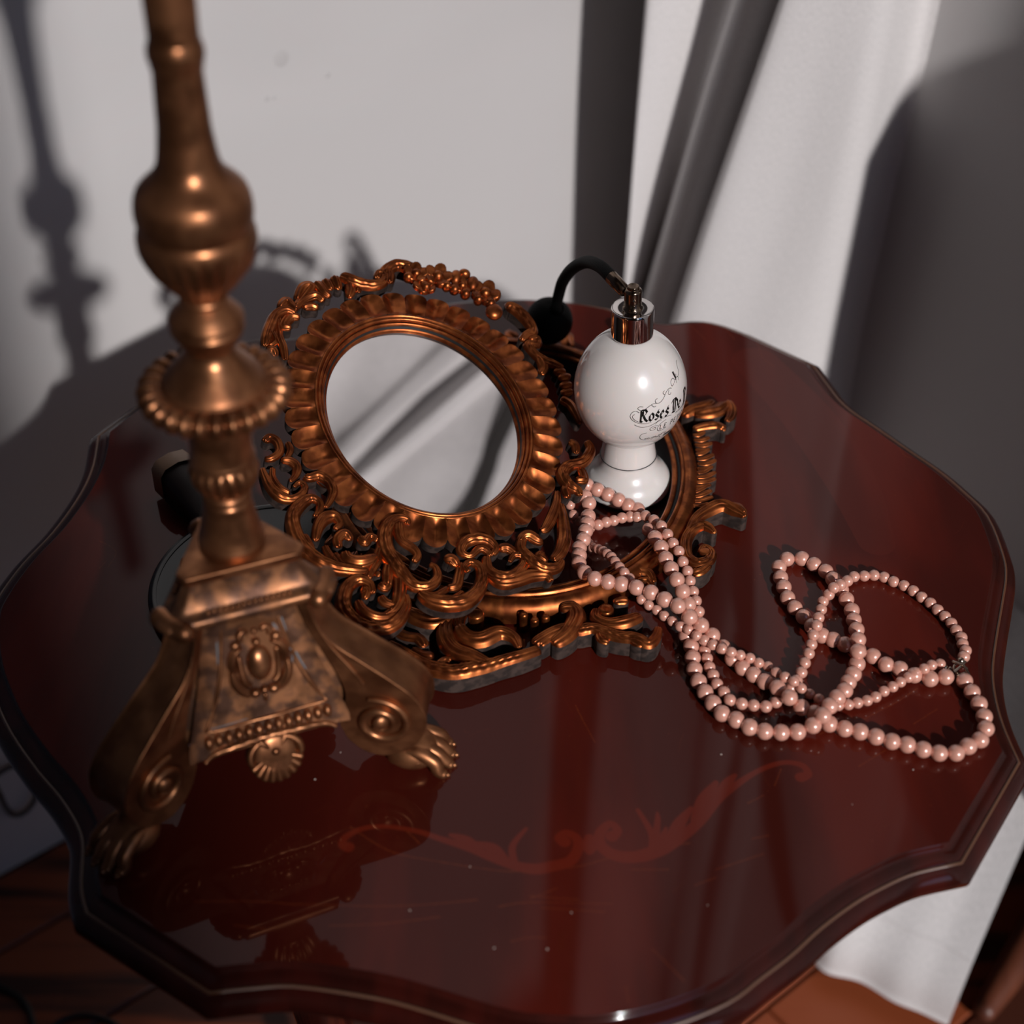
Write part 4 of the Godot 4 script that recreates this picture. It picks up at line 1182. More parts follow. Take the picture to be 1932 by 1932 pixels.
func build_pearls() -> void:
	var o := thing("pearl_necklace", "pink pearl necklace of three graded strands trailing from the gilt frame across the table", "necklace", Vector3(0, T, 0))
	strand(o, 4, [40.0, -2.3, 18.0, 45.7, 0.4, 17.0, 51.3, 3.1, 16.0, 56.9, 6.2, 15.0, 62.0, 8.7, 13.5, 67.1, 10.3, 12.0, 72.2, 28.2, 13.0, 74.1, 40.3, 18.0, 76.4, 50.0, 20.0, 78.2, 58.5, 20.0, 80.4, 66.0, 20.0, 82.7, 74.2, 20.0, 85.5, 79.4, 17.0, 88.3, 84.3, 13.0, 88.3, 90.4, 8.0, 86.9, 98.2, 5.0, 88.8, 104.5, 4.0, 88.9, 112.4, 4.0, 89.1, 120.2, 4.0, 90.4, 128.2, 4.0, 92.9, 135.1, 4.0, 96.0, 142.1, 4.0, 99.6, 148.4, 4.0, 105.9, 152.2, 4.0, 111.6, 156.6, 4.0, 118.4, 159.0, 4.0, 125.9, 159.5, 4.0, 133.5, 159.0, 4.0, 140.4, 157.6, 7.0, 144.8, 155.0, 11.0, 149.2, 148.0, 10.0, 154.4, 139.8, 7.0, 159.2, 133.4, 5.0, 162.2, 126.9, 4.0, 165.1, 122.5, 5.0, 167.7, 116.7, 6.0, 168.0, 113.1, 11.0, 170.3, 102.1, 8.0, 171.7, 92.0, 5.0, 171.8, 84.2, 4.0, 171.9, 77.3, 4.0, 170.5, 69.2, 4.0, 169.0, 62.2, 4.0, 166.1, 54.2, 4.0, 163.2, 48.2, 4.0, 157.9, 43.0, 4.0, 152.2, 38.6, 4.0, 144.3, 39.2, 4.0, 139.3, 45.6, 4.0, 139.1, 53.7, 4.0, 139.8, 60.9, 4.0, 140.7, 68.8, 4.0, 143.4, 76.1, 4.0, 146.9, 82.5, 4.0, 150.2, 88.9, 4.0, 154.2, 95.5, 4.0, 159.3, 98.3, 4.0, 164.5, 101.5, 4.0, 170.5, 105.0, 4.0, 177.0, 109.2, 4.0, 182.4, 114.8, 4.0, 188.6, 117.5, 4.0, 194.7, 121.6, 4.0, 201.9, 123.8, 4.0, 209.7, 122.3, 4.0])
	strand(o, 4, [38.6, 7.6, 18.0, 40.8, 12.1, 17.0, 40.3, 20.3, 15.0, 39.6, 26.3, 15.0, 38.6, 32.3, 15.0, 37.3, 39.1, 15.0, 35.0, 45.8, 15.0, 34.8, 51.6, 15.0, 34.4, 58.8, 16.0, 37.0, 67.7, 18.0, 41.7, 75.5, 21.0, 48.2, 77.7, 21.0, 54.7, 79.1, 21.0, 62.0, 82.5, 22.0, 68.9, 85.9, 22.0, 75.3, 90.7, 22.0, 81.6, 95.0, 22.0, 87.3, 98.5, 18.0, 93.3, 99.1, 13.0, 98.9, 101.9, 9.0, 104.3, 104.8, 4.0, 108.2, 112.7, 4.0, 112.5, 118.6, 4.0, 117.3, 123.1, 4.0, 122.1, 127.5, 4.0, 127.0, 134.3, 7.0, 131.3, 142.2, 9.0, 137.1, 144.7, 5.0, 143.1, 147.3, 4.0, 149.0, 153.8, 4.0, 155.7, 156.6, 4.0, 162.5, 158.3, 4.0, 169.4, 161.1, 4.0, 176.2, 163.8, 4.0, 182.9, 165.6, 4.0, 189.6, 168.3, 4.0, 196.5, 170.3, 4.0, 204.2, 170.1, 4.0, 210.7, 165.9, 4.0, 217.1, 161.9, 4.0, 221.3, 155.0, 4.0, 222.3, 147.5, 4.0, 221.7, 139.5, 4.0, 220.1, 132.0, 4.0, 218.2, 124.8, 4.0])
	strand(o, 2.65, [31.0, 10.9, 14.7, 32.7, 15.2, 11.7, 36.2, 17.2, 8.7, 39.2, 26.0, 6.7, 40.9, 32.8, 6.7, 42.4, 38.0, 8.7, 45.1, 42.6, 11.7, 47.3, 46.4, 13.7, 49.2, 50.7, 15.7, 51.2, 54.2, 16.6, 52.8, 58.9, 17.6, 54.8, 64.0, 18.6, 56.8, 69.2, 19.6, 59.5, 71.0, 17.6, 62.3, 74.1, 13.7, 65.4, 78.9, 10.7, 69.0, 82.0, 9.7, 72.9, 84.3, 8.7, 76.3, 88.4, 8.7, 80.1, 92.0, 8.7, 83.5, 96.7, 9.7, 87.3, 99.8, 10.7, 91.0, 103.8, 10.7, 94.6, 106.0, 9.7, 98.5, 109.0, 9.7, 102.6, 112.5, 10.7, 106.7, 114.9, 10.7, 111.2, 114.7, 8.7, 116.2, 114.7, 6.7, 120.3, 116.8, 5.7, 124.7, 118.1, 4.7, 127.6, 124.0, 6.7, 131.0, 128.8, 8.7, 134.6, 132.5, 9.7, 138.6, 133.1, 5.7, 142.9, 133.8, 2.6, 146.8, 137.2, 2.9, 150.4, 140.4, 3.1, 155.2, 141.5, 3.4, 160.0, 141.1, 3.6, 164.4, 140.1, 3.9, 169.1, 138.8, 4.2, 173.5, 136.6, 4.4, 178.0, 133.1, 4.7, 182.6, 130.3, 4.9, 186.8, 127.4, 5.2, 191.1, 124.4, 5.4, 195.2, 121.4, 5.7, 199.0, 120.8, 7.7, 203.5, 117.2, 6.7, 208.5, 114.4, 4.7])
	strand(o, 2.95, [41.6, 20.3, 7.0, 45.8, 22.3, 10.9, 49.9, 21.2, 11.9, 54.0, 19.8, 11.9, 58.4, 17.5, 11.9, 62.8, 16.5, 11.9, 66.5, 18.0, 12.9, 70.7, 19.0, 14.9, 74.6, 24.7, 16.9, 77.9, 31.8, 18.9, 80.5, 39.5, 19.9, 83.0, 45.3, 18.9, 85.7, 50.3, 17.9, 87.3, 57.2, 16.9, 89.4, 62.0, 14.9, 90.5, 67.1, 12.9, 91.8, 72.8, 10.9, 92.8, 78.6, 9.9, 93.8, 85.2, 8.9, 94.3, 89.7, 6.0, 94.4, 94.3, 4.0, 94.8, 100.0, 3.0, 95.5, 106.2, 3.0, 96.1, 111.6, 3.0, 96.7, 117.6, 3.0, 98.0, 122.9, 3.0, 99.3, 128.8, 3.0, 102.1, 133.9, 3.0, 104.4, 138.9, 3.0, 109.8, 141.1, 3.0, 115.3, 142.0, 3.0, 121.0, 142.6, 3.0, 126.1, 139.7, 3.0, 130.4, 135.2, 3.0, 134.5, 130.3, 3.0, 137.5, 126.4, 4.0, 140.4, 121.5, 4.5, 142.8, 115.6, 5.0, 145.5, 109.6, 5.5, 147.5, 103.9, 6.0, 148.6, 100.3, 8.9, 150.6, 95.6, 10.9, 153.2, 87.1, 8.0, 156.6, 76.9, 4.0, 158.7, 70.0, 3.0, 161.5, 68.0, 6.0, 163.5, 67.1, 9.9, 167.0, 65.7, 10.9, 172.0, 59.6, 8.0, 177.3, 51.9, 4.0, 183.0, 50.2, 3.0, 188.2, 49.5, 3.0, 193.2, 50.8, 3.0, 197.5, 54.1, 3.0, 202.3, 57.0, 3.0, 206.3, 60.9, 3.0, 209.7, 65.5, 3.0, 213.3, 69.8, 3.0, 215.9, 74.7, 3.0, 218.6, 79.5, 3.0, 220.8, 84.2, 3.0, 222.1, 89.2, 3.0, 223.6, 94.2, 3.0, 223.2, 98.7, 3.0, 223.7, 103.3, 3.0, 221.9, 107.4, 3.0])
	var c := Vector3(0.2175, 0.005, 0.1178)
	var m := MB.new()
	var ring := PackedVector3Array()
	for k in 25:
		var a := TAU * k / 24
		ring.append(c + Vector3(cos(a) * 0.0032, 0.0005 * sin(2 * a), sin(a) * 0.0032))
	m.tube(ring, PackedFloat32Array([0.0006]), 8)
	m.tube(PackedVector3Array([c + Vector3(-0.003, 0.001, -0.004), c + Vector3(0.001, 0.0025, 0), c + Vector3(0.003, 0.001, 0.005)]), PackedFloat32Array([0.0007]), 8)
	m.tube(PackedVector3Array([c + Vector3(0.003, 0.001, -0.004), c + Vector3(-0.001, 0.002, 0.001), c + Vector3(-0.004, 0.001, 0.003)]), PackedFloat32Array([0.0007]), 8)
	put("clasp", m.mesh(M.clasp_silver), o)
	for q in [[-0.007, -0.0015, -0.0022, 0.0018], [-0.0045, -0.001, -0.001, 0.0011], [0.001, 0.001, -0.0045, 0.0018], [-0.001, -0.001, 0.0045, 0.002], [0.003, -0.001, 0.0035, 0.0014]]:
		m = MB.new()
		m.ball(c + Vector3(q[0], q[1], q[2]), Vector3.ONE * q[3], 14)
		put("clasp_bead", m.mesh(M.clasp_silver), o)

# ---------------------------------------------------------------- black hand mirror behind the candlestick
func build_hand_mirror() -> void:
	var t := thing("hand_mirror", "black hand mirror lying behind the candlestick, its dark wooden handle ending pale", "hand mirror", Vector3(-0.1203, T, 0.0641))
	var m := MB.new()
	m.lathe(catmull(v2s([0.01, 0.0, 40, 0.0, 60, 0.1, 63.0, 1.0, 63.8, 2.6, 63.2, 4.2, 61.5, 5.0, 59.5, 4.8, 57.0, 4.2, 30, 4.0, 0.02, 4.0]), 60), 96, Vector3.ZERO, Basis(), 0.001)
	put("disc", m.mesh(M.black_lacquer), t)
	var dir := Vector3(-0.060, 0, -0.072).normalized()
	var sd := dir.cross(Vector3.UP)
	var h := MB.new()
	var rows := []
	for q in [[0.050, 0.0085, 0.000, 0.009], [0.066, 0.0095, 0.001, 0.012], [0.080, 0.0105, 0.002, 0.018], [0.092, 0.011, 0.003, 0.0215], [0.100, 0.0112, 0.004, 0.023]]:
		var r := PackedVector3Array()
		for e in [[-1, 0], [-0.98, 0.75], [-0.7, 0.96], [0, 1.04], [0.7, 0.96], [0.98, 0.75], [1, 0], [-1, 0]]:
			r.append(dir * q[0] + sd * (e[0] * q[1]) + Vector3.UP * (q[2] + (q[3] - q[2]) * e[1]))
		rows.append(r)
	h.grid(rows, true, true)
	put("handle", h.mesh(M.handle_wood), t)
	var cp := MB.new()
	var crow := []
	for x in [0.0935, 0.0955, 0.104, 0.1045]:
		var r := PackedVector3Array()
		var k := 1.03 if x < 0.1042 else 0.9
		for e in [[-1, 0], [-0.98, 0.75], [-0.7, 0.96], [0, 1.04], [0.7, 0.96], [0.98, 0.75], [1, 0], [-1, 0]]:
			r.append(dir * x + sd * (e[0] * 0.0113 * k) + Vector3.UP * (0.004 + 0.0192 * e[1] * k))
		crow.append(r)
	cp.grid(crow, true, true)
	var lid := PackedVector3Array(crow[3].slice(0, 7))
	cp.poly(lid, PackedInt32Array([0, 1, 2, 0, 2, 3, 0, 3, 4, 0, 4, 5, 0, 5, 6]), dir)
	put("handle_cap", cp.mesh(M.handle_cap), t)

# ---------------------------------------------------------------- candlestick
var cs: Node3D
func turned(called: String, prof: Array, seg := 72, flutes := 0, amp := [], mt := "bronze") -> void:
	var rows := []
	for i in prof.size():
		var p: Vector2 = prof[i]
		var r := PackedVector3Array()
		var am: float = amp[i] if i < amp.size() else 0.0
		var tv: Vector2 = (prof[mini(i + 1, prof.size() - 1)] - prof[maxi(i - 1, 0)]).normalized()
		var nv := Vector2(tv.y, -tv.x)
		for k in seg + 1:
			var a := TAU * k / seg
			var rr := p.x
			var yy := p.y
			if flutes:
				var dsp := am * p.x * (absf(cos(a * flutes * 0.5)) - 0.6)
				rr += dsp * nv.x
				yy += dsp * nv.y
			r.append(Vector3(rr * sin(a), yy, rr * cos(a)) * 0.001)
		rows.append(r)
	var m := MB.new()
	m.grid(rows, true)
	put(called, m.mesh(M[mt]), cs)

func tri_r(a: float, rc: float) -> float:
	var f := absf(wrapf(a, -PI / 3, PI / 3))      # angle from the middle of the nearest face
	var rm := rc / 1.72
	return minf(rm / cos(f), rc / cos(PI / 3 - f))

func tier(called: String, prof: Array, mt: String) -> void:
	var rows := []
	for p in prof:
		var r := PackedVector3Array()
		for k in 145:
			var a := TAU * k / 144
			var rr := tri_r(a, p.x)
			r.append(Vector3(rr * sin(a), p.y, rr * cos(a)) * 0.001)
		rows.append(r)
	var m := MB.new()
	m.grid(rows, true)
	put(called, m.mesh(M[mt]), cs)

func build_candlestick() -> void:
	var up := Vector3(0.02, 1, 0).normalized()
	var az := deg_to_rad(23.7)
	var fz := Vector3(sin(az), 0, cos(az))
	fz = (fz - up * fz.dot(up)).normalized()
	var bs := Basis(up.cross(fz), up, fz)
	cs = thing("candlestick", "tall bronze altar candlestick with a scrolled three-sided base on paw feet", "candlestick", Vector3(-0.1159, T, 0.16645), bs)
	turned("bell", catmull(v2s([12.6, 121.0, 13.3, 122.6, 13.4, 124.5, 12.9, 126.4, 11.9, 131.0, 10.9, 136.5, 10.0, 141.0, 9.6, 144.2, 8.6, 145.8]), 40))
	turned("neck_ring", catmull(v2s([8.4, 145.6, 9.5, 146.4, 9.9, 147.6, 9.4, 148.9, 8.6, 149.8]), 16))
	turned("ribbed_knop", catmull(v2s([8.6, 149.8, 9.6, 151.2, 11.2, 153.6, 12.5, 157.0, 12.9, 160.0, 12.4, 163.0, 11.6, 165.0]), 30), 144, 18, [0, 0, 0.02, 0.05, 0.09, 0.13, 0.15, 0.16, 0.17, 0.17, 0.17, 0.17, 0.17, 0.17, 0.17, 0.17, 0.17, 0.17, 0.17, 0.17, 0.17, 0.16, 0.15, 0.13, 0.1, 0.07, 0.04, 0.01, 0, 0])
	turned("drum", v2s([11.6, 164.6, 12.6, 165.2, 12.9, 166.2, 12.6, 167.2, 12.2, 168.0, 12.1, 171, 12.1, 181, 12.2, 184, 13.5, 187, 17, 189.5]))
	# gadrooned drip flange
	var gp := []
	var ga := []
	for q in [[17, 189.5, 0], [22, 191.5, 0.0], [25.5, 193.0, 0.04], [27.4, 194.8, 0.08], [28.0, 197.0, 0.10], [27.6, 199.0, 0.10], [26.4, 200.4, 0.10], [24.6, 201.3, 0.10], [22.6, 201.4, 0.09], [20.8, 200.9, 0.05], [20.0, 200.6, 0], [19.8, 201.0, 0], [19.2, 201.6, 0]]:
		gp.append(Vector2(q[0], q[1]))
		ga.append(q[2])
	turned("gadroon_flange", gp, 336, 28, ga)
	turned("dome", catmull(v2s([19.6, 200.6, 19.4, 201.8, 18.4, 203.4, 16.6, 205.6, 14.2, 208.4, 12.0, 211.0, 10.2, 213.4, 9.2, 216.0, 9.4, 218.4]), 40))
	turned("collar", catmull(v2s([9.2, 217.8, 10.4, 219.6, 12.2, 222.0, 13.4, 224.2, 13.6, 225.6, 12.9, 226.6, 12.8, 227.2, 13.6, 228.0, 13.5, 229.4, 12.8, 230.4, 11.0, 232.6, 9.0, 234.6, 7.8, 235.8]), 60))
	turned("neck_ring", catmull(v2s([7.6, 235.4, 8.4, 236.4, 8.6, 237.4, 8.0, 238.4]), 14))
	var fa := []
	for k in 41:
		fa.append(0.0 if k < 3 or k > 33 else 0.055 * minf(1.0, minf((k - 2) / 4.0, (34 - k) / 6.0)))
	turned("cup", catmull(v2s([7.6, 237.8, 8.6, 239.2, 11.0, 242.4, 14.4, 246.6, 17.6, 251.2, 19.6, 256.0, 20.7, 260.4, 20.8, 263.0, 20.3, 265.0]), 40), 144, 24, fa)
	turned("bulb", catmull(v2s([20.3, 264.8, 19.6, 266.2, 19.5, 267.2, 20.0, 268.2, 20.2, 269.4, 20.4, 271.0, 20.4, 273.6, 20.0, 276.6, 19.3, 278.8, 19.0, 279.4, 18.6, 280.2, 17.0, 282.0, 14.6, 284.2, 12.6, 286.4, 11.0, 289.4, 10.2, 293.0, 9.6, 297.5, 9.0, 303.0, 8.7, 309.5, 8.4, 316.0, 8.2, 322.4]), 90))
	turned("shaft_ring", catmull(v2s([8.2, 322.2, 8.7, 323.6, 8.8, 325.0, 9.3, 326.6, 9.3, 328.8, 8.9, 330.6, 8.4, 332.0]), 24))
	turned("shaft", catmull(v2s([8.4, 331.8, 8.25, 334.0, 8.4, 345, 8.8, 360, 9.6, 385, 10.6, 402, 12.6, 412, 16.0, 418, 17.0, 423, 15.0, 430, 10.0, 436, 8.6, 442, 9.0, 452]), 60))
	turned("drip_pan", catmull(v2s([9.0, 451, 14, 455, 24, 459, 34, 464, 38, 470, 38.4, 472, 36, 470, 24, 464, 10, 462, 9, 466, 9.5, 480, 0.02, 480]), 60))
	turned("candle", v2s([8.4, 478, 8.4, 580, 7.0, 583, 0.02, 584]), 32, 0, [], "wax")
	# three-sided tiers
	tier("cap_plate", v2s([24.6, 116.5, 27.0, 117.0, 28.8, 118.2, 29.0, 121.2, 28.2, 122.0, 18, 122.4, 0.5, 122.4]), "bronze")
	tier("cove", v2s([29, 100.0, 34, 99.2, 40.6, 100.4, 41.8, 102.2, 41.0, 103.8, 38.6, 105.0, 34.6, 105.4, 32.4, 107.2, 29.8, 110.0, 27.6, 113.4, 26.4, 116.8]), "bronze_patina")
	tier("core", v2s([44, 42, 50, 42.5, 47, 50, 42, 60, 36, 72, 31, 86, 28, 101]), "bronze_patina")
	for f in 3:
		var fa0 := TAU * f / 3.0
		var rb := Basis(Vector3.UP, fa0)
		# panel: a plane that leans inwards as it rises; its relief lies in its own x, y
		var v := Vector3(0, 1, -0.34).normalized()
		var pb := rb * Basis(Vector3.RIGHT, v, Vector3.RIGHT.cross(v))
		var pm := MB.new()
		var rows := []
		for q in [[39.5, 35], [43, 35], [47, 34], [60, 30], [75, 25.5], [90, 22], [103, 21]]:
			var r := PackedVector3Array()
			for k in 21:
				var u := -1.0 + k / 10.0
				var ed := 0.8 if absf(u) > 0.94 else 0.0
				r.append(Vector3(u * q[1], q[0], ed - 1.2 * (1.0 - u * u)) * 0.001)
			rows.append(r)
		pm.grid(rows)
		var panel := put("panel", pm.mesh(M.bronze_patina), cs)
		panel.transform = Transform3D(pb, rb * Vector3(0, 0, 0.0485))
		if f == 0 or true:
			var st := func(l: Array, h: float, fl: int): scroll(panel, "relief_scroll", l, h, -0.9, -3.4, fl, M.bronze, M.bronze)
			# inner border lines
			for s in [-1.0, 1.0]:
				st.call([s * 11.5, 101.0, 1.4, s * 13.0, 90.0, 1.8, s * 16.0, 76.0, 2.0, s * 20.5, 63.0, 2.2, s * 25.0, 54.0, 2.0, s * 26.5, 51.5, 1.2], 0.9, 0)
				# cartouche scrolls
				st.call([s * 2.2 + 1, 91.5, 2.6, s * 4.8 + 1, 93.0, 3.2, s * 6.6 + 1, 91.0, 3.0, s * 5.6 + 1, 88.6, 2.4], 1.1, 0)
				boss(panel, "relief_bead", s * 8.6 + 1, 87.6, -0.4, Vector3(2.4, 2.2, 1.8), M.bronze)
				st.call([s * 6.0 + 1, 86.6, 2.6, s * 9.8 + 1, 84.0, 4.0, s * 11.4 + 1, 79.0, 4.4, s * 10.2 + 1, 74.5, 3.0], 1.0, 2)
				st.call([s * 11.6 + 1, 77.0, 2.6, s * 11.4 + 1, 71.0, 4.4, s * 8.8 + 1, 66.0, 4.6, s * 5.2 + 1, 63.6, 3.6], 1.0, 2)
				st.call([s * 8.0 + 1, 83.0, 2.0, s * 7.9 + 1, 75.0, 3.0, s * 7.0 + 1, 69.6, 3.0, s * 4.4 + 1, 67.2, 2.2], 1.0, 0)
				boss(panel, "relief_bead", s * 4.0 + 1, 64.4, 0.2, Vector3(2.7, 2.3, 2.2), M.bronze)
			st.call([1.0, 90.4, 1.8, 1.0, 92.4, 2.6, 1.0, 94.0, 1.6], 1.0, 0)
			boss(panel, "relief_bead", 1.0, 87.4, -0.2, Vector3(1.9, 1.9, 2.0), M.bronze)
			boss(panel, "relief_bead", 1.0, 64.8, -0.2, Vector3(1.9, 1.8, 2.0), M.bronze)
			boss(panel, "medallion", 1.0, 77.2, -1.0, Vector3(5.6, 8.2, 3.8), M.bronze)
			for rl in [[12.6, 100.0, 0.6, 14.4, 88.0, 0.9, 17.6, 75.0, 0.8, 21.0, 66.0, 0.5], [8.6, 96.0, 0.5, 10.4, 91.0, 1.1, 13.6, 85.0, 1.0, 15.0, 79.0, 0.5], [-14.0, 96.0, 0.5, -15.0, 88.0, 0.8, -16.0, 81.0, 0.4], [-24.0, 53.0, 0.5, -16.0, 52.6, 0.6, -8.0, 52.8, 0.4], [10.4, 69.0, 0.5, 14.0, 72.5, 0.7, 15.4, 77.0, 0.4]]:
				scroll(panel, "polish_residue", rl, 0.35, -0.75, -2.0, 0, M.polish_residue, M.polish_residue)
			st.call([1.0, 63.0, 1.8, 1.0, 60.5, 2.2, 1.0, 58.4, 1.2], 1.0, 0)
			# bead row between two rails
			st.call([-26.0, 51.5, 1.2, -12.0, 51.0, 1.6, 0.0, 51.2, 1.6, 13.0, 51.0, 1.6, 26.0, 51.5, 1.2], 1.0, 0)
			for k in 13:
				boss(panel, "bead", -25.8 + k * 4.3, 47.0, 0.1, Vector3(2.0, 3.2, 2.5), M.bronze)
			st.call([-29.0, 37.6, 2.0, -24.0, 40.6, 3.2, -12.0, 42.0, 3.6, 0.0, 42.2, 3.6, 12.0, 42.0, 3.6, 24.0, 40.6, 3.2, 29.0, 37.6, 2.0], 1.0, 0)
			# shell pendant
			for k in 9:
				var an := deg_to_rad(-158.0 + k * 17.0)
				st.call([1.0 + 2.6 * cos(an), 33.0 + 2.6 * sin(an), 1.4, 1.0 + 8.0 * cos(an), 33.0 + 8.5 * sin(an), 3.0, 1.0 + 12.4 * cos(an), 33.0 + 14.2 * sin(an), 3.6], 0.95, 0)
			for s in [-1.0, 1.0]:
				st.call([s * 3.0 + 1, 40.6, 2.0, s * 7.6 + 1, 39.0, 3.2, s * 10.6 + 1, 35.6, 3.4, s * 11.0 + 1, 31.4, 3.0, s * 9.0 + 1, 30.2, 1.6], 1.0, 0)
				st.call([s * 1.6 + 1, 35.0, 2.0, s * 4.0 + 1, 38.4, 3.0, s * 6.4 + 1, 41.0, 2.2], 1.0, 0)
			boss(panel, "shell_back", 1.0, 30.5, -1.6, Vector3(10.0, 11.5, 2.4), M.bronze)
			boss(panel, "relief_bead", 1.0, 34.6, 0.2, Vector3(2.0, 2.0, 1.8), M.bronze)
		# fine beading on the cove above
		var bd := MB.new()
		for k in 15:
			var x := -16.8 + k * 2.4
			bd.ball(rb * (Vector3(x, 106.2, 20.9) * 0.001), Vector3(0.0011, 0.0009, 0.0011), 8)
		var fb := put("fine_beading", bd.mesh(M.bronze), cs)
		fb.set_meta("kind", "stuff")
		# corner console, volutes and paw
		var ca := fa0 + PI / 3
		var rd := Vector3(sin(ca), 0, cos(ca))
		var td := Vector3(cos(ca), 0, -sin(ca))
		var outer := catmull(v2s([28.0, 103.0, 32.5, 91.5, 40.5, 78.5, 54.0, 68.5, 66.0, 60.0, 74.5, 53.0, 79.5, 45.5, 81.0, 37.5, 79.0, 28.0, 73.0, 19.5, 63.0, 13.8, 53.5, 15.5, 46.5, 22.0]), 96)
		var inner := catmull(v2s([43.5, 30.0, 44.0, 40.0, 46.5, 48.0, 44.5, 58.0, 38.0, 72.0, 31.0, 86.0, 26.0, 103.0]), 40)
		var loop: Array = outer + inner
		var l2 := PackedVector2Array(loop)
		var tr := Geometry2D.triangulate_polygon(l2)
		var cm := MB.new()
		for s in [-1.0, 1.0]:
			var p3 := PackedVector3Array()
			for p in l2:
				var hw := lerpf(11.5, 8.0, clampf((p.y - 45.0) / 50.0, 0, 1)) - 0.5
				p3.append((rd * p.x + Vector3.UP * p.y + td * (s * hw)) * 0.001)
			cm.poly(p3, tr, td * s)
		var crow := []
		for u in [-1.0, -0.965, -0.90, -0.8, -0.4, 0.0, 0.4, 0.8, 0.90, 0.965, 1.0]:
			var r := PackedVector3Array()
			for i in l2.size():
				var p := l2[i]
				var hw := lerpf(11.5, 8.0, clampf((p.y - 45.0) / 50.0, 0, 1))
				var c2 := Vector2(56.0, 42.0)
				var bul := 0.0
				var au := absf(u)
				if au > 0.95 and au < 1.0:
					bul = 0.3
				elif au > 0.85 and au < 0.95:
					bul = 0.5
				elif au <= 0.85:
					bul = -0.7 + (0.5 * (1.0 - au))
				if au == 1.0:
					hw -= 0.5
				var nd := (l2[(i + 1) % l2.size()] - l2[posmod(i - 1, l2.size())]).normalized()
				var nv := Vector2(-nd.y, nd.x)
				if nv.dot(p - Vector2(30, 20)) < 0 and i < outer.size():
					nv = nv
				var q := p + Vector2(nd.y, -nd.x) * bul * -1.0
				r.append((rd * q.x + Vector3.UP * q.y + td * (u * hw)) * 0.001)
			r.append(r[0])
			crow.append(r)
		cm.grid(crow, true)
		var con := put("console", cm.mesh(M.bronze), cs)
		for s in [-1.0, 1.0]:
			var vm := MB.new()
			var sp := PackedVector3Array()
			var rad := PackedFloat32Array()
			for k in 90:
				var g := k / 89.0
				var a := deg_to_rad(112.0) - g * TAU * 1.72
				var rr := lerpf(14.5, 3.4, pow(g, 0.72))
				sp.append((rd * (61.5 + rr * cos(a)) + Vector3.UP * (35.0 + rr * sin(a)) + td * (s * 11.2)) * 0.001)
				rad.append(lerpf(0.0013, 0.0024, sin(PI * minf(g * 1.2, 1.0))) if g < 0.9 else 0.002)
			vm.tube(sp, rad, 12)
			vm.ball((rd * 61.5 + Vector3.UP * 35.0 + td * (s * 11.0)) * 0.001, Vector3(0.0042, 0.0042, 0.0026), 16)
			put("volute", vm.mesh(M.bronze), con)
			# narrow raised border that follows the inner side of the console
			var bm := MB.new()
			var bp := PackedVector3Array()
			for p in catmull(v2s([31.0, 99.0, 33.6, 90.0, 40.0, 77.0, 49.0, 65.0, 54.0, 57.0]), 30):
				bp.append((rd * p.x + Vector3.UP * p.y + td * (s * (lerpf(11.5, 8.0, clampf((p.y - 45.0) / 50.0, 0, 1)) - 0.4))) * 0.001)
			bm.tube(bp, PackedFloat32Array([0.0007]), 8)
			put("border_line", bm.mesh(M.bronze), con)
		var hm := MB.new()
		hm.tube(PackedVector3Array([(rd * 36.0 + Vector3.UP * 101.4 - td * 7.0) * 0.001, (rd * 36.6 + Vector3.UP * 101.4) * 0.001, (rd * 36.0 + Vector3.UP * 101.4 + td * 7.0) * 0.001]), PackedFloat32Array([0.0046, 0.0043, 0.0046]), 24)
		for s in [-1.0, 1.0]:
			hm.ball((rd * 36.0 + Vector3.UP * 101.4 + td * 7.0 * s) * 0.001, Vector3(0.0044, 0.0044, 0.0044), 14)
		put("corner_scroll", hm.mesh(M.bronze), cs)
		var lift := 4.6 if f == 1 else 0.0          # the far foot stands on the black disc
		var pw := MB.new()
		var bq := Basis(td, Vector3.UP, rd)
		pw.ball((rd * 73.0 + Vector3.UP * (8.6 + lift * 0.6)) * 0.001, Vector3(0.0115, 0.0088, 0.0125), 24, bq)
		pw.tube(PackedVector3Array([(rd * 70.0 + Vector3.UP * 6.0) * 0.001, (rd * 67.5 + Vector3.UP * 12.0) * 0.001, (rd * 65.0 + Vector3.UP * 19.0) * 0.001]), PackedFloat32Array([0.0092, 0.0082, 0.0085]), 20)
		for k in 4:
			var o := (k - 1.5) * 5.0
			var len := 91.5 - absf(k - 1.5) * 2.2
			var path := catmull([Vector4(66, 11.0, o * 0.75, 3.4), Vector4(76, 12.6, o * 0.9, 4.0), Vector4(84, 9.4, o * 1.08, 4.0), Vector4(len - 2.0, 5.0, o * 1.2, 3.7), Vector4(len, 3.2, o * 1.22, 3.0)], 26)
			var tp := PackedVector3Array()
			var rr := PackedFloat32Array()
			for q in path:
				tp.append((rd * q.x + Vector3.UP * (q.y + lift) + td * q.z) * 0.001)
				rr.append(q.w * 0.001 * 0.82)
			pw.tube(tp, rr, 14)
			pw.ball(tp[-1], Vector3(0.0026, 0.0026, 0.0026), 12)
			# claw
			pw.ball(tp[-1] + (rd * 1.6 - Vector3.UP * 0.6) * 0.001, Vector3(0.0012, 0.0014, 0.0022), 10, bq)
		put("paw", pw.mesh(M.bronze), cs)

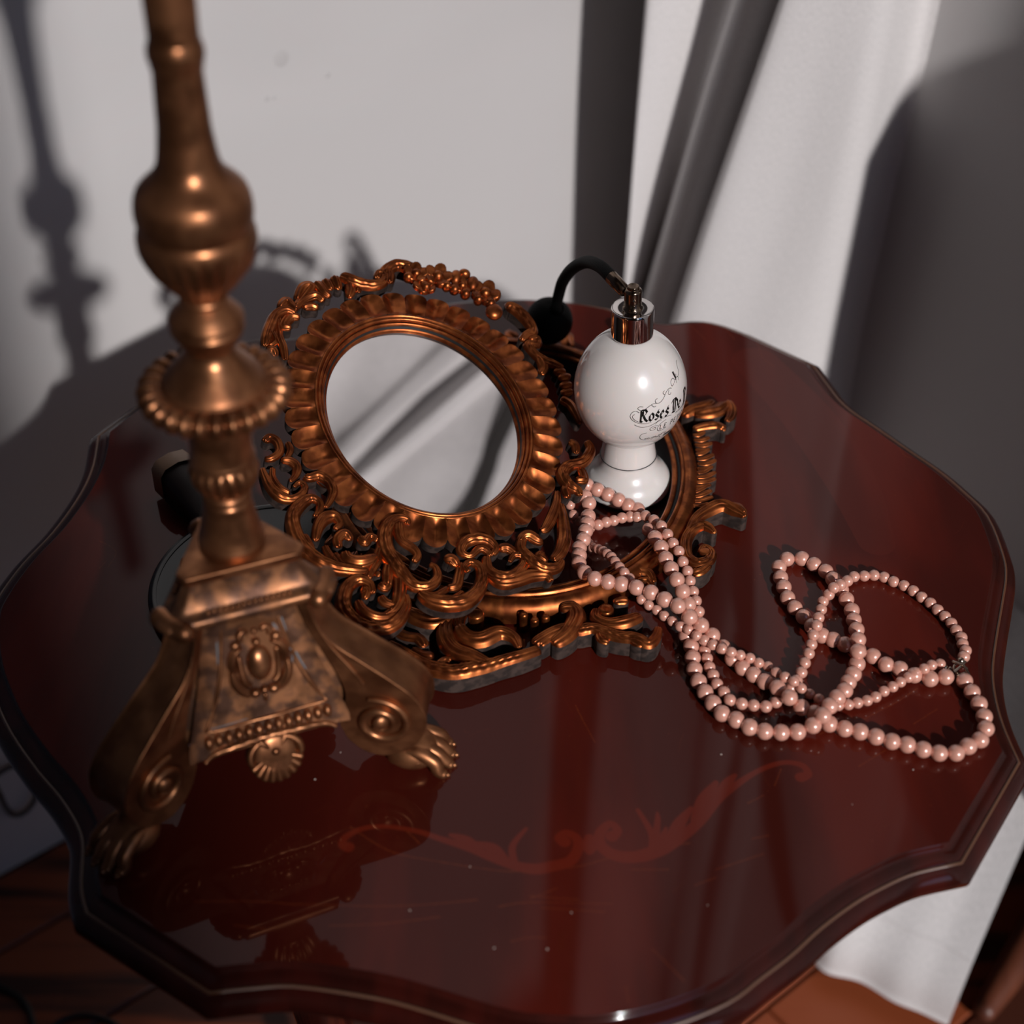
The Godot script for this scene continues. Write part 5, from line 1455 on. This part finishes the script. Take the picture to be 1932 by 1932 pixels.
# ---------------------------------------------------------------- the scene
func _ready() -> void:
	rng.seed = 11
	var cam := Camera3D.new()
	cam.name = "camera"
	cam.transform = Transform3D(Basis(Vector3(0.9998477, 0.01336932, -0.01121819), Vector3(-0.01745241, 0.76592777, -0.64268971), Vector3(0.0, 0.64278761, 0.76604444)).orthonormalized(), Vector3(0, T + 0.52, 0.61971))
	cam.projection = Camera3D.PROJECTION_FRUSTUM
	cam.near = 0.05
	cam.far = 30.0
	cam.size = 2.0 * 0.05 * 966.0 / 2800.0
	var ca := CameraAttributesPhysical.new()
	ca.frustum_focal_length = 35.0
	ca.frustum_near = 0.05
	ca.frustum_far = 30.0
	ca.frustum_focus_distance = 0.765
	ca.exposure_aperture = 3.8
	cam.attributes = ca
	add_child(cam)
	cam.projection = Camera3D.PROJECTION_FRUSTUM
	cam.size = 2.0 * 0.05 * 966.0 / 2800.0
	var we := WorldEnvironment.new()
	we.name = "environment"
	var env := Environment.new()
	env.background_mode = Environment.BG_SKY
	var sky := Sky.new()
	var sm := ProceduralSkyMaterial.new()
	sm.sky_top_color = Color(0.42, 0.56, 0.80)
	sm.sky_horizon_color = Color(0.74, 0.78, 0.84)
	sm.ground_bottom_color = Color(0.30, 0.27, 0.24)
	sm.ground_horizon_color = Color(0.62, 0.60, 0.58)
	sm.sky_energy_multiplier = 1.0
	sky.sky_material = sm
	env.sky = sky
	env.tonemap_mode = Environment.TONE_MAPPER_LINEAR
	env.tonemap_exposure = 1.0
	env.sdfgi_enabled = true
	env.ssao_enabled = true
	env.ssil_enabled = true
	we.environment = env
	add_child(we)
	var sun := DirectionalLight3D.new()
	sun.name = "sun"
	sun.light_color = Color(1.0, 0.98, 0.97)
	sun.light_energy = 1.0
	sun.light_angular_distance = 2.0
	sun.shadow_enabled = true
	sun.sky_mode = DirectionalLight3D.SKY_MODE_LIGHT_ONLY
	add_child(sun)
	sun.look_at_from_position(SUN * 3.0, Vector3.ZERO, Vector3.UP)
	materials()
	build_room()
	build_curtain()
	build_table()
	build_candlestick()
	build_frame()
	build_mirror()
	build_bottle()
	build_pearls()
	build_hand_mirror()
	build_screen()
	build_cables()
